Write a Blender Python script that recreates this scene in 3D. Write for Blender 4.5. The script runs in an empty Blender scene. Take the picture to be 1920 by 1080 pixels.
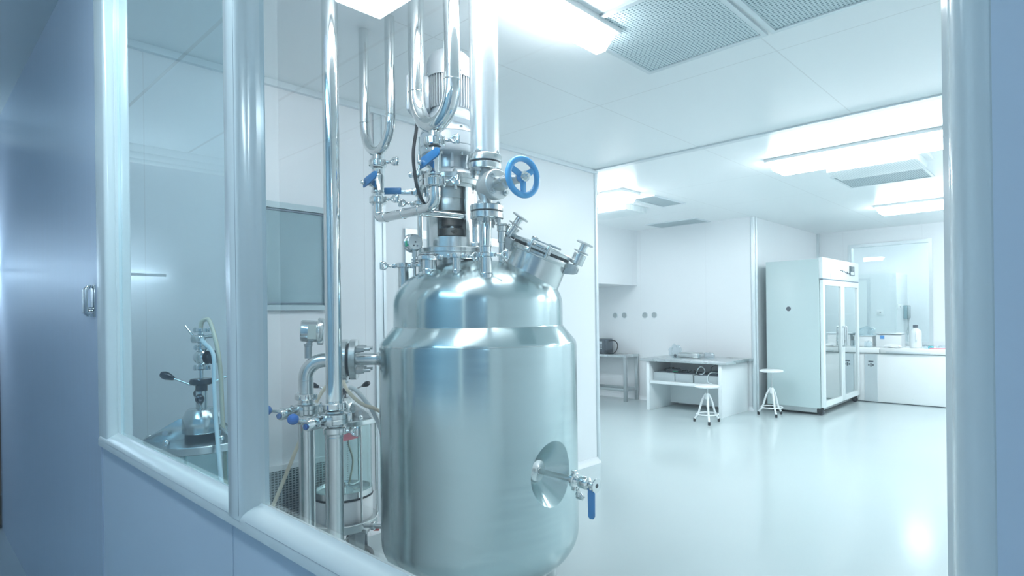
import bpy, bmesh, math, random
from mathutils import Vector, Matrix
random.seed(7)
V = Vector
S = bpy.context.scene
COL = S.collection

# ------------------------------------------------------------------ camera
FPX, PX0, PY0, EYE = 1110.0, 1068.0, 590.0, 1.40
YAW = math.atan(972 / 1110.0)
ROLL = math.radians(0.716)
FV = V((-math.sin(YAW), math.cos(YAW), 0))          # level viewing direction
RV = V((math.cos(YAW), math.sin(YAW), 0))           # level right
ZV = V((0, 0, 1)); XV = V((1, 0, 0)); YV = V((0, 1, 0))
RR = math.cos(ROLL) * RV - math.sin(ROLL) * ZV
UU = math.cos(ROLL) * ZV + math.sin(ROLL) * RV
cam_d = bpy.data.cameras.new('camera')
cam = bpy.data.objects.new('camera', cam_d); COL.objects.link(cam)
cam_d.sensor_width = 36.0
cam_d.lens = FPX / 1920 * 36.0
cam_d.shift_x = -(PX0 - 960) / 1920
cam_d.shift_y = (PY0 - 540) / 1920
cam_d.clip_start = 0.02
m = Matrix.Identity(4)
for i in range(3):
    m[i][0], m[i][1], m[i][2] = RR[i], UU[i], -FV[i]
m[2][3] = EYE
cam.matrix_world = m
S.camera = cam

# ------------------------------------------------------------------ view, world
S.view_settings.view_transform = 'Standard'
S.view_settings.look = 'None'
S.view_settings.gamma = 1.0
S.view_settings.exposure = 0.22
S.view_settings.use_curve_mapping = False
S.cycles.use_denoising = True
S.cycles.max_bounces = 10
S.cycles.diffuse_bounces = 5
S.cycles.glossy_bounces = 5
S.cycles.transparent_max_bounces = 16
S.cycles.sample_clamp_indirect = 6.0
S.cycles.caustics_reflective = False
S.cycles.caustics_refractive = False
W_ = bpy.data.worlds.new('world'); S.world = W_; W_.use_nodes = True
W_.node_tree.nodes['Background'].inputs[0].default_value = (0.6, 0.75, 0.85, 1)
W_.node_tree.nodes['Background'].inputs[1].default_value = 0.05

LAMP_ROOM = (1.0, 0.985, 0.985)
LAMP_CORR = (0.78, 0.95, 1.05)
P_ROOM = 23.5        # radiance of the clean room's ceiling lamps
P_CORR = 15.0        # radiance of the unseen ceiling lamps added in the corridor
P_END = 120.0         # radiance of the tube added at the corridor's end for the glow band


def at(x, y, d):
    """the point at depth d that the photograph shows at pixel x, y"""
    return V((0, 0, EYE)) + d * (FV + (x - PX0) / FPX * RR - (y - PY0) / FPX * UU)


# ------------------------------------------------------------------ materials
def new_mat(name):
    mt = bpy.data.materials.new(name); mt.use_nodes = True
    nt = mt.node_tree
    return mt, nt, nt.nodes['Principled BSDF']


def pbr(name, col, rough=0.5, metal=0.0, var=0.0, scale=6.0, bump=0.0, bscale=40, stretch=(1, 1, 1), aniso=0.0,
        rvar=0.0, coat=0.0, spec=0.5):
    mt, nt, b = new_mat(name)
    L, N = nt.links, nt.nodes
    b.inputs['Base Color'].default_value = (*col, 1)
    b.inputs['Roughness'].default_value = rough
    b.inputs['Metallic'].default_value = metal
    b.inputs['Specular IOR Level'].default_value = spec
    if coat:
        b.inputs['Coat Weight'].default_value = coat
        b.inputs['Coat Roughness'].default_value = 0.08
    if aniso:
        b.inputs['Anisotropic'].default_value = aniso
        b.inputs['Anisotropic Rotation'].default_value = 0.25
        t = N.new('ShaderNodeTangent'); t.direction_type = 'RADIAL'; t.axis = 'Z'
        L.new(t.outputs[0], b.inputs['Tangent'])
    tc = N.new('ShaderNodeTexCoord'); mp = N.new('ShaderNodeMapping')
    mp.inputs['Scale'].default_value = stretch
    L.new(tc.outputs['Object'], mp.inputs[0])
    nz = N.new('ShaderNodeTexNoise'); nz.inputs['Scale'].default_value = scale; nz.inputs['Detail'].default_value = 5
    L.new(mp.outputs[0], nz.inputs['Vector'])
    if var:
        mx = N.new('ShaderNodeMix'); mx.data_type = 'RGBA'
        mx.inputs[6].default_value = (*[max(0, c * (1 - var)) for c in col], 1)
        mx.inputs[7].default_value = (*[min(1, c * (1 + var)) for c in col], 1)
        L.new(nz.outputs['Fac'], mx.inputs[0]); L.new(mx.outputs[2], b.inputs['Base Color'])
    if rvar:
        mr = N.new('ShaderNodeMapRange')
        mr.inputs[3].default_value = max(0.02, rough - rvar); mr.inputs[4].default_value = rough + rvar
        L.new(nz.outputs['Fac'], mr.inputs[0]); L.new(mr.outputs[0], b.inputs['Roughness'])
    if bump:
        n2 = N.new('ShaderNodeTexNoise'); n2.inputs['Scale'].default_value = bscale; n2.inputs['Detail'].default_value = 4
        L.new(mp.outputs[0], n2.inputs['Vector'])
        bp = N.new('ShaderNodeBump'); bp.inputs['Strength'].default_value = bump; bp.inputs['Distance'].default_value = 0.01
        L.new(n2.outputs['Fac'], bp.inputs['Height']); L.new(bp.outputs[0], b.inputs['Normal'])
    return mt


def emit(name, col, power):
    mt, nt, b = new_mat(name)
    b.inputs['Base Color'].default_value = (0.9, 0.95, 0.97, 1)
    b.inputs['Emission Color'].default_value = (*col, 1)
    b.inputs['Emission Strength'].default_value = power
    return mt


def panel_mat(name, col, rough, px, py, axis_pair, line=0.006, dark=0.7, **k):
    """painted panels with thin joints every px / py metres along two object axes"""
    mt = pbr(name, col, rough, **k)
    nt = mt.node_tree; L, N = nt.links, nt.nodes; b = N['Principled BSDF']
    tc = N.new('ShaderNodeTexCoord'); sp = N.new('ShaderNodeSeparateXYZ'); L.new(tc.outputs['Object'], sp.inputs[0])
    facs = []
    for ax, per, off in ((axis_pair[0], px[0], px[1]), (axis_pair[1], py[0], py[1])):
        if not per: continue
        a = N.new('ShaderNodeMath'); a.operation = 'ADD'; a.inputs[1].default_value = -off + 50 * per
        L.new(sp.outputs['XYZ'.index(ax)], a.inputs[0])
        d = N.new('ShaderNodeMath'); d.operation = 'MODULO'; d.inputs[1].default_value = per; L.new(a.outputs[0], d.inputs[0])
        g = N.new('ShaderNodeMath'); g.operation = 'LESS_THAN'; g.inputs[1].default_value = line; L.new(d.outputs[0], g.inputs[0])
        facs.append(g)
    f = facs[0].outputs[0]
    if len(facs) > 1:
        mx = N.new('ShaderNodeMath'); mx.operation = 'MAXIMUM'
        L.new(facs[0].outputs[0], mx.inputs[0]); L.new(facs[1].outputs[0], mx.inputs[1]); f = mx.outputs[0]
    mix = N.new('ShaderNodeMix'); mix.data_type = 'RGBA'
    mix.inputs[6].default_value = (*col, 1); mix.inputs[7].default_value = (*[c * dark for c in col], 1)
    if b.inputs['Base Color'].is_linked:
        L.new(b.inputs['Base Color'].links[0].from_socket, mix.inputs[6])
    L.new(f, mix.inputs[0]); L.new(mix.outputs[2], b.inputs['Base Color'])
    return mt


def dots_mat(name, col, hole, pitch, rad, axes='XY', rough=0.5, emis=0):
    """sheet perforated with a regular grid of round holes"""
    mt = pbr(name, col, rough)
    nt = mt.node_tree; L, N = nt.links, nt.nodes; b = N['Principled BSDF']
    tc = N.new('ShaderNodeTexCoord'); sp = N.new('ShaderNodeSeparateXYZ'); L.new(tc.outputs['Object'], sp.inputs[0])
    sq = []
    for ax in axes:
        w = N.new('ShaderNodeMath'); w.operation = 'PINGPONG'; w.inputs[1].default_value = pitch / 2
        L.new(sp.outputs['XYZ'.index(ax)], w.inputs[0])
        p = N.new('ShaderNodeMath'); p.operation = 'POWER'; p.inputs[1].default_value = 2; L.new(w.outputs[0], p.inputs[0]); sq.append(p)
    a = N.new('ShaderNodeMath'); L.new(sq[0].outputs[0], a.inputs[0]); L.new(sq[1].outputs[0], a.inputs[1])
    g = N.new('ShaderNodeMath'); g.operation = 'LESS_THAN'; g.inputs[1].default_value = rad * rad; L.new(a.outputs[0], g.inputs[0])
    mix = N.new('ShaderNodeMix'); mix.data_type = 'RGBA'
    mix.inputs[6].default_value = (*col, 1); mix.inputs[7].default_value = (*hole, 1)
    L.new(g.outputs[0], mix.inputs[0]); L.new(mix.outputs[2], b.inputs['Base Color'])
    if emis:
        b.inputs['Emission Strength'].default_value = emis
        L.new(mix.outputs[2], b.inputs['Emission Color'])
    return mt


def glass_mat(name, tint, refl=1.5, dust=0.0, rough=0.0):
    """clear sheet glass: straight-through tint, fresnel reflection on the outer side, dust on it"""
    mt = bpy.data.materials.new(name); mt.use_nodes = True
    nt = mt.node_tree; L, N = nt.links, nt.nodes; N.clear()
    out = N.new('ShaderNodeOutputMaterial')
    tr = N.new('ShaderNodeBsdfTransparent'); tr.inputs[0].default_value = (*tint, 1)
    gl = N.new('ShaderNodeBsdfGlossy'); gl.inputs['Roughness'].default_value = rough; gl.inputs[0].default_value = (0.95, 1, 1, 1)
    fr = N.new('ShaderNodeFresnel'); fr.inputs[0].default_value = 1.45
    ge = N.new('ShaderNodeNewGeometry')
    inv = N.new('ShaderNodeMath'); inv.operation = 'SUBTRACT'; inv.inputs[0].default_value = 1.0
    L.new(ge.outputs['Backfacing'], inv.inputs[1])
    f1 = N.new('ShaderNodeMath'); f1.operation = 'MULTIPLY'; f1.use_clamp = True
    L.new(fr.outputs[0], f1.inputs[0]); L.new(inv.outputs[0], f1.inputs[1])
    f2 = N.new('ShaderNodeMath'); f2.operation = 'MULTIPLY'; f2.use_clamp = True; f2.inputs[1].default_value = refl
    L.new(f1.outputs[0], f2.inputs[0])
    mix = N.new('ShaderNodeMixShader')
    L.new(f2.outputs[0], mix.inputs[0]); L.new(tr.outputs[0], mix.inputs[1]); L.new(gl.outputs[0], mix.inputs[2])
    last = mix
    if dust:
        tc = N.new('ShaderNodeTexCoord')
        mp = N.new('ShaderNodeMapping'); mp.inputs['Scale'].default_value = (9, 1, 2.2); L.new(tc.outputs['Object'], mp.inputs[0])
        nz = N.new('ShaderNodeTexNoise'); nz.inputs['Scale'].default_value = 2.0; nz.inputs['Detail'].default_value = 6
        L.new(mp.outputs[0], nz.inputs['Vector'])
        mr = N.new('ShaderNodeMapRange'); mr.inputs[1].default_value = 0.3; mr.inputs[2].default_value = 0.8
        mr.inputs[3].default_value = dust * 0.75; mr.inputs[4].default_value = dust * 1.5
        L.new(nz.outputs['Fac'], mr.inputs[0])
        fd = N.new('ShaderNodeMath'); fd.operation = 'MULTIPLY'; fd.use_clamp = True
        L.new(mr.outputs[0], fd.inputs[0]); L.new(inv.outputs[0], fd.inputs[1])
        tl = N.new('ShaderNodeBsdfTranslucent'); tl.inputs[0].default_value = (0.9, 0.95, 1, 1)
        m2 = N.new('ShaderNodeMixShader'); L.new(fd.outputs[0], m2.inputs[0]); L.new(mix.outputs[0], m2.inputs[1]); L.new(tl.outputs[0], m2.inputs[2])
        last = m2
    L.new(last.outputs[0], out.inputs[0])
    return mt


M = dict(
    tank=pbr('tank_steel', (0.50, 0.61, 0.625), 0.21, 1, var=0.06, scale=3, stretch=(1, 1, 12), aniso=0.8, rvar=0.05),
    polish=pbr('polished_steel', (0.74, 0.77, 0.77), 0.09, 1, var=0.05, scale=14),
    steel=pbr('satin_steel', (0.66, 0.69, 0.69), 0.22, 1, var=0.08, scale=20, rvar=0.06),
    pale=pbr('lamp_glow_steel', (0.86, 0.90, 0.92), 0.27, 0.75, var=0.03, scale=6),  # lamp glow on the wide pipe put into a lighter base colour
    dull=pbr('dull_steel', (0.50, 0.54, 0.55), 0.38, 1, var=0.12, scale=12, rvar=0.08),
    cast=pbr('cast_steel', (0.60, 0.63, 0.63), 0.42, 0.9, var=0.18, scale=30, bump=0.15, bscale=90),
    motor=pbr('silver_paint', (0.72, 0.78, 0.82), 0.34, 0.35, var=0.05, scale=8),
    rust=pbr('stained_steel', (0.42, 0.36, 0.32), 0.5, 0.7, var=0.5, scale=16),
    darkin=pbr('dark_interior', (0.05, 0.065, 0.075), 0.5, 0.3),
    blue=pbr('blue_vinyl', (0.02, 0.19, 0.46), 0.38, 0, var=0.12, scale=30),
    wheel=pbr('blue_enamel', (0.05, 0.36, 0.74), 0.32, 0, var=0.16, scale=35, coat=0.3),
    ballblue=pbr('blue_plastic', (0.01, 0.13, 0.46), 0.15, 0),
    rubber=pbr('black_rubber', (0.018, 0.022, 0.026), 0.45, 0),
    knob=pbr('black_plastic', (0.015, 0.02, 0.03), 0.16, 0),
    white=pbr('white_plastic', (0.84, 0.88, 0.89), 0.35, 0, var=0.02),
    cream=pbr('cream_hose', (0.70, 0.66, 0.52), 0.35, 0),
    clearhose=pbr('milky_hose', (0.68, 0.78, 0.80), 0.25, 0),
    pink=pbr('pink_paper', (1.0, 0.33, 0.38), 0.6, 0),
    paper=pbr('pale_label', (0.62, 0.66, 0.60), 0.6, 0, var=0.12, scale=60),
    redtape=pbr('red_tape', (0.8, 0.08, 0.06), 0.5, 0),
    wall=panel_mat('wall_panel', (0.85, 0.885, 0.91), 0.30, (1.18, 3.18), (0, 0), 'YZ', line=0.004, dark=0.86),
    wallx=panel_mat('wall_panel_back', (0.85, 0.885, 0.91), 0.30, (0, 0), (1.18, 0.4), 'YX', line=0.004, dark=0.9),
    ceil=panel_mat('ceiling_panel', (0.88, 0.925, 0.94), 0.30, (1.18, -0.03), (1.30, 0.44), 'XY', line=0.007, dark=0.84),
    tbar=pbr('ceiling_bar', (0.88, 0.92, 0.94), 0.3, 0.1),
    ceilc=panel_mat('corridor_ceiling_tile', (0.55, 0.66, 0.70), 0.35, (0, 0), (0.6, 0.0), 'XY', line=0.018, dark=0.4),
    floor=pbr('epoxy_floor', (0.55, 0.645, 0.655), 0.16, 0, var=0.03, scale=1.2, rvar=0.03, bump=0.01, bscale=30),
    floorc=pbr('corridor_floor', (0.35, 0.45, 0.52), 0.3, 0, var=0.03),
    corr=pbr('corridor_wall', (0.55, 0.62, 0.68), 0.35, 0, var=0.03),
    parapet=pbr('blue_grey_panel', (0.66, 0.765, 0.88), 0.30, 0.12, var=0.04, scale=2, bump=0.02, bscale=8),
    frame=pbr('frame_paint', (0.77, 0.85, 0.86), 0.16, 0.08, var=0.025, scale=5, coat=0.4),
    doorm=pbr('blue_steel_sheet', (0.62, 0.72, 0.86), 0.30, 0.30, var=0.05, scale=2, stretch=(14, 1, 1), aniso=0.0, rvar=0.03),
    seam=pbr('seam_line', (0.80, 0.86, 0.92), 0.3, 0.3),
    seamg=pbr('grey_seam', (0.36, 0.42, 0.47), 0.5, 0),
    seamd=pbr('dark_seam', (0.18, 0.24, 0.30), 0.5, 0),
    bench=pbr('bench_steel', (0.60, 0.64, 0.65), 0.28, 1, var=0.08, scale=5, rvar=0.05),
    bwhite=pbr('bench_white', (0.80, 0.86, 0.88), 0.4, 0, var=0.02),
    fridge=pbr('fridge_enamel', (0.55, 0.67, 0.68), 0.35, 0, var=0.015),
    fridgel=pbr('fridge_front', (0.80, 0.87, 0.88), 0.32, 0),
    grey=pbr('grey_box', (0.40, 0.46, 0.48), 0.45, 0, var=0.08),
    greyd=pbr('dark_grey_box', (0.10, 0.125, 0.15), 0.45, 0, var=0.1),
    vent=dots_mat('vent_perforation', (0.50, 0.60, 0.63), (0.10, 0.16, 0.19), 0.02, 0.006),
    perf=dots_mat('diffuser_perforation', (0.66, 0.77, 0.80), (0.16, 0.27, 0.31), 0.017, 0.0052),
    perfw=dots_mat('white_perforation', (0.88, 0.93, 0.94), (0.55, 0.65, 0.68), 0.02, 0.006),
    lamp=emit('lamp_diffuser', LAMP_ROOM, P_ROOM),
    lampn=emit('added_next_room_lamp', LAMP_ROOM, 11.0),
    lampc=emit('added_corridor_lamp', LAMP_CORR, P_CORR),
    endlit=emit('end_glow_tube', (0.75, 0.9, 1.0), P_END),  # glow of the made-up tube on the corridor end wall
    glass=glass_mat('window_glass', (0.935, 0.97, 0.985), 1.35, dust=0.022),
    glassl=glass_mat('window_glass_clean', (0.82, 0.95, 1.0), 1.35, dust=0.014),
    glassi=glass_mat('inner_glass', (0.93, 0.98, 0.985), 1.5),
    fglass=glass_mat('coated_glass', (0.62, 0.70, 0.71), 3.6),
    vglass=glass_mat('vessel_glass', (0.90, 0.965, 0.965), 1.6),
    bagm=glass_mat('clear_bag', (0.9, 0.95, 0.97), 1.8, dust=0.10, rough=0.06),
    wframe=pbr('window_frame_grey', (0.46, 0.58, 0.62), 0.3, 0.2),
    panelw=pbr('dark_pane_streaks', (0.30, 0.43, 0.47), 0.16, 0.25, var=0.05, scale=3, stretch=(1, 1, 14)),  # pane with faint reflection streaks painted into its colour
    screen=pbr('screen_dark', (0.04, 0.07, 0.09), 0.15, 0),
    alum=pbr('aluminium_trim', (0.70, 0.77, 0.80), 0.3, 0.5),
    green=pbr('green_print', (0.02, 0.42, 0.22), 0.5, 0),
    bluel=pbr('blue_label', (0.10, 0.32, 0.70), 0.5, 0),
    teal=pbr('teal_wrapper', (0.12, 0.55, 0.62), 0.4, 0),
    jug=pbr('milky_plastic', (0.80, 0.87, 0.89), 0.35, 0),
)


# ------------------------------------------------------------------ mesh helper
def axm(axis):
    return ZV.rotation_difference(V(axis).normalized()).to_matrix()


def fillet(pts, r, n=8):
    """round the corners of a polyline"""
    pts = [V(p) for p in pts]; out = [pts[0]]
    for i in range(1, len(pts) - 1):
        a, b, c = pts[i - 1], pts[i], pts[i + 1]
        u, v = (a - b), (c - b)
        ang = u.angle(v)
        if ang > math.pi - 0.02: out.append(b); continue
        rr = r[i - 1] if isinstance(r, (list, tuple)) else r
        t = min(rr / math.tan(ang / 2), u.length * 0.49, v.length * 0.49)
        rr = t * math.tan(ang / 2)
        u.normalize(); v.normalize()
        cen = b + (u + v).normalized() * (rr / math.sin(ang / 2))
        p0, p1 = b + u * t, b + v * t
        q0, q1 = p0 - cen, p1 - cen
        for k in range(n + 1):
            out.append(cen + q0.normalized().slerp(q1.normalized(), k / n) * rr)
    out.append(pts[-1])
    return out


class MB:
    def __init__(self):
        self.b = bmesh.new()

    def face(self, vs):
        try: return self.b.faces.new(vs)
        except ValueError: return None

    def box(self, c, s, rot=None, bev=0.0, seg=2):
        c = V(c); hs = V(s) / 2
        rot = rot or Matrix.Identity(3)
        vs = [self.b.verts.new(c + rot @ V((sx * hs.x, sy * hs.y, sz * hs.z))) for sx in (-1, 1) for sy in (-1, 1) for sz in (-1, 1)]
        fs = [self.face([vs[i] for i in q]) for q in ((0, 1, 3, 2), (4, 6, 7, 5), (0, 4, 5, 1), (2, 3, 7, 6), (0, 2, 6, 4), (1, 5, 7, 3))]
        if bev:
            es = list({e for f in fs for e in f.edges})
            bmesh.ops.bevel(self.b, geom=es, offset=bev, segments=seg, profile=0.5, affect='EDGES')
        return self

    def bx(self, x0, x1, y0, y1, z0, z1, bev=0.0):
        return self.box(((x0 + x1) / 2, (y0 + y1) / 2, (z0 + z1) / 2), (abs(x1 - x0), abs(y1 - y0), abs(z1 - z0)), None, bev)

    def lathe(self, prof, o, axis=(0, 0, 1), seg=32, closed=False):
        """prof: (radius, height along axis)"""
        o = V(o); R = axm(axis); rings = []
        for r, h in prof:
            if r < 1e-6: rings.append([self.b.verts.new(o + R @ V((0, 0, h)))])
            else: rings.append([self.b.verts.new(o + R @ V((r * math.cos(2 * math.pi * k / seg), r * math.sin(2 * math.pi * k / seg), h))) for k in range(seg)])
        pairs = list(zip(rings, rings[1:])) + ([(rings[-1], rings[0])] if closed else [])
        for a, c in pairs:
            for k in range(seg):
                k2 = (k + 1) % seg
                if len(a) == 1 and len(c) == 1: continue
                if len(a) == 1: self.face([a[0], c[k], c[k2]])
                elif len(c) == 1: self.face([a[k], c[0], a[k2]])
                else: self.face([a[k], c[k], c[k2], a[k2]])
        return self

    def cyl(self, p0, p1, r, r1=None, seg=24, bev=0.0):
        p0, p1 = V(p0), V(p1); L = (p1 - p0).length; r1 = r if r1 is None else r1
        b = min(bev, L * 0.45)
        pr = [(0, 0), (r - b, 0)] + ([(r, b)] if b else []) + ([(r1, L - b)] if b else []) + [(r1 - b, L), (0, L)]
        return self.lathe(pr, p0, p1 - p0, seg)

    def tube(self, pts, r, seg=14, closed=False, flat=None):
        pts = [V(p) for p in pts]; n = len(pts)
        tan = []
        for i in range(n):
            a = pts[(i - 1) % n] if closed or i > 0 else pts[i]
            c = pts[(i + 1) % n] if closed or i < n - 1 else pts[i]
            t = (c - a); tan.append(t.normalized() if t.length > 1e-9 else V((0, 0, 1)))
        nrm = tan[0].orthogonal().normalized() if flat is None else V(flat).normalized()
        rings = []
        for i in range(n):
            if i: nrm = tan[i - 1].rotation_difference(tan[i]) @ nrm
            nrm = (nrm - tan[i] * nrm.dot(tan[i])).normalized()
            bn = tan[i].cross(nrm)
            rr = r[i] if isinstance(r, (list, tuple)) else r
            rings.append([self.b.verts.new(pts[i] + (nrm * math.cos(2 * math.pi * k / seg) + bn * math.sin(2 * math.pi * k / seg)) * rr) for k in range(seg)])
        for i in range(n if closed else n - 1):
            a, c = rings[i], rings[(i + 1) % n]
            for k in range(seg): self.face([a[k], a[(k + 1) % seg], c[(k + 1) % seg], c[k]])
        if not closed:
            self.face(list(reversed(rings[0]))); self.face(rings[-1])
        return self

    def torus(self, c, axis, R, r, seg=32, s2=10, sx=1.0, sy=1.0):
        rot = axm(axis); c = V(c)
        return self.tube([c + rot @ V((R * sx * math.cos(2 * math.pi * k / seg), R * sy * math.sin(2 * math.pi * k / seg), 0)) for k in range(seg)], r, s2, True)

    def ball(self, c, r, seg=20, sc=(1, 1, 1), axis=(0, 0, 1)):
        n = seg // 2
        pr = [(r * sc[0] * math.sin(math.pi * k / n) if 0 < k < n else 0, -r * sc[2] * math.cos(math.pi * k / n)) for k in range(n + 1)]
        return self.lathe(pr, c, axis, seg)

    def prism(self, poly, o, ux, uy, depth, bev=0.0):
        """extrude the outline poly (in ux, uy about o) both ways by depth/2 along its normal"""
        ux, uy, o = V(ux), V(uy), V(o); nz = ux.cross(uy).normalized() * (depth / 2)
        a = [self.b.verts.new(o + ux * x + uy * y - nz) for x, y in poly]
        c = [self.b.verts.new(o + ux * x + uy * y + nz) for x, y in poly]
        fs = [self.face(list(reversed(a))), self.face(c)]
        n = len(poly)
        for k in range(n): fs.append(self.face([a[k], a[(k + 1) % n], c[(k + 1) % n], c[k]]))
        if bev:
            es = list({e for f in fs if f for e in f.edges})
            bmesh.ops.bevel(self.b, geom=es, offset=bev, segments=2, profile=0.5, affect='EDGES')
        return self

    def build(self, name, mat, parent=None, sharp=38, label=None):
        bmesh.ops.recalc_face_normals(self.b, faces=self.b.faces[:])
        me = bpy.data.meshes.new(name); self.b.to_mesh(me); self.b.free()
        me.polygons.foreach_set('use_smooth', [True] * len(me.polygons))
        me.set_sharp_from_angle(angle=math.radians(sharp))
        me.materials.append(M[mat] if isinstance(mat, str) else mat)
        o = bpy.data.objects.new(name, me); COL.objects.link(o)
        if parent is not None:
            o.parent = parent
            if parent.type == 'EMPTY': o.matrix_parent_inverse = Matrix.Translation(-parent.location)
        if label: o['label'] = label
        return o


def thing(name, label, cat, loc=(0, 0, 0), group=None):
    o = bpy.data.objects.new(name, None); COL.objects.link(o); o.location = V(loc); o.empty_display_size = 0.05
    o['label'] = label; o['category'] = cat
    if group: o['group'] = group
    return o


def tag(o, label, cat, group=None):
    o['label'] = label; o['category'] = cat
    if group: o['group'] = group
    return o


def struct(o):
    o['kind'] = 'structure'; return o


def dup(root, dloc, label, group=None):
    r = root.copy(); COL.objects.link(r); r.location = root.location + V(dloc); r['label'] = label
    if group: r['group'] = group
    def rec(a, pa):
        for ch in list(a.children):
            if ch.parent != a: continue
            c = ch.copy(); COL.objects.link(c); c.parent = pa
            c.matrix_parent_inverse = ch.matrix_parent_inverse.copy()
            rec(ch, c)
    rec(root, r)
    return r


# ================================================================== SETTING
ZC = 2.76            # ceiling height
XL = -3.50           # clean room's left wall
YB = 8.05            # back wall behind the bench
YF = 10.7            # far wall behind the freezer
XA = -6.6            # far left of the alcove
XR = 1.7             # right wall (out of view)
XE = -5.55           # end wall of the corridor
YC = -1.30           # corridor wall behind the camera

struct(MB().bx(XA, XR, 0.5, YF + 3.0, -0.1, 0).build('floor', 'floor'))
struct(MB().bx(XE - 0.1, 2.6, YC - 0.1, 0.5, -0.1, 0).build('floor.001', 'floorc'))
struct(MB().bx(XA, XR, 0.5, YF + 3.0, ZC, ZC + 0.1).build('ceiling', 'ceil'))
struct(MB().bx(XE - 0.1, 2.6, YC - 0.1, 0.5, ZC, ZC + 0.1).build('ceiling.001', 'ceilc'))
# walls of the clean room
struct(MB().bx(XL - 0.1, XL, 0.56, 4.41, 0, ZC).build('wall_left', 'wall'))
struct(MB().bx(XA, XL - 0.1, 4.31, 4.41, 0, ZC).build('wall_alcove_front', 'wallx'))
struct(MB().bx(XA - 0.1, XA, 4.31, YB + 0.1, 0, ZC).build('wall_alcove_left', 'wall'))
struct(MB().bx(XA, -3.57, YB, YB + 0.1, 0, ZC).build('wall_back', 'wallx'))
struct(MB().bx(-3.67, -3.57, YB + 0.1, YF, 0, ZC).build('wall_niche', 'wall'))
w = MB()
wx0, wx1, wz0, wz1 = -3.00, -1.87, 0.90, 2.47
h_ = 0.05
w.bx(-3.67, wx0 - h_, YF, YF + 0.1, 0, ZC).bx(wx1 + h_, XR, YF, YF + 0.1, 0, ZC).bx(wx0 - h_, wx1 + h_, YF, YF + 0.1, 0, wz0 - h_).bx(wx0 - h_, wx1 + h_, YF, YF + 0.1, wz1 + h_, ZC)
struct(w.build('wall_far', 'wallx'))
struct(MB().bx(XR, XR + 0.1, 0.56, YF, 0, ZC).build('wall_right', 'wall'))
# rounded corner posts and cove strips
c = MB()
c.cyl((XL - 0.02, 4.39, 0), (XL - 0.02, 4.39, ZC), 0.035, seg=16)
struct(c.build('trim_1', 'alum'))
struct(MB().cyl((-3.585, YB + 0.02, 0), (-3.585, YB + 0.02, ZC), 0.035, seg=16).cyl((-3.55, YB + 0.05, 0), (-3.55, YB + 0.05, ZC), 0.022, seg=12).build('trim_2', 'alum'))
struct(MB().bx(-3.57, -3.53, YF - 0.04, YF, 0, ZC).build('trim_3', 'alum'))
struct(MB().bx(XL, XL + 0.03, 0.56, 4.39, ZC - 0.035, ZC).build('trim_4', 'alum'))
struct(MB().bx(XL - 3.0, XR, 4.35, 4.41, ZC - 0.012, ZC).build('trim_5', 'alum'))
struct(MB().bx(XL, XL + 0.012, 2.07, 2.125, 0.1, ZC - 0.03).bx(XL, XL + 0.018, 2.125, 2.145, 0.1, ZC - 0.03).build('trim_6', 'alum'))
# cove bases
def cove(name, pts):
    b = MB()
    for (x0, y0), (x1, y1), (nx, ny) in pts:
        d = V((x1 - x0, y1 - y0, 0)); n_ = V((nx, ny, 0))
        b.prism([(0, 0), (0.034, 0), (0.032, 0.010), (0.014, 0.026), (0.008, 0.055), (0, 0.055)], V((x0, y0, 0)) + d / 2, n_, ZV, d.length)
    return struct(b.build(name, 'wall'))
cove('baseboard_left', [((XL, 0.56), (XL, 4.39), (1, 0))])
cove('baseboard_back', [((XA, YB), (-3.57, YB), (0, -1))])
cove('baseboard_niche', [((-3.57, YB + 0.1), (-3.57, YF), (1, 0))])
cove('baseboard_far', [((-3.57, YF), (XR, YF), (0, -1))])
# soffit over the alcove
struct(MB().bx(XA, -5.56, 4.42, YB, 1.866, ZC).build('wall_soffit', 'wall'))

# corridor
struct(MB().bx(XE - 0.1, 2.6, YC - 0.1, YC, 0, ZC).build('wall_corridor_back', 'corr'))
struct(MB().bx(XE - 0.1, XE, YC, 0.46, 0, ZC).build('wall_corridor_end', 'corr'))
struct(MB().bx(2.5, 2.6, YC, 0.46, 0, ZC).build('wall_corridor_right', 'corr'))
e = MB()
for i, (r_, z_) in enumerate(((0.05, ZC - 0.02), (0.035, ZC - 0.075), (0.02, ZC - 0.12))):
    e.cyl((XE, YC, z_), (XE, 0.45, z_), r_, seg=12)
struct(e.build('trim_7', 'frame'))
w4 = thing('added_end_lamp', 'slim lamp added on the corridor end wall for the glow band in door and pane', 'lamp', (XE, 0.1, 1.75))  # made-up lamp whose wall wash gives the soft bright band
MB().bx(XE + 0.062, XE + 0.070, -0.42, 0.44, 1.739, 1.761, bev=0.002).bx(XE, XE + 0.064, -0.34, -0.335, 1.745, 1.755).bx(XE, XE + 0.064, 0.36, 0.365, 1.745, 1.755).build('shade_rail', 'white', w4)  # rail shaped to hide the added tube and soften its glow
MB().cyl((XE + 0.052, -0.40, 1.75), (XE + 0.052, 0.42, 1.75), 0.008, seg=12).build('tube', 'endlit', w4)

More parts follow.
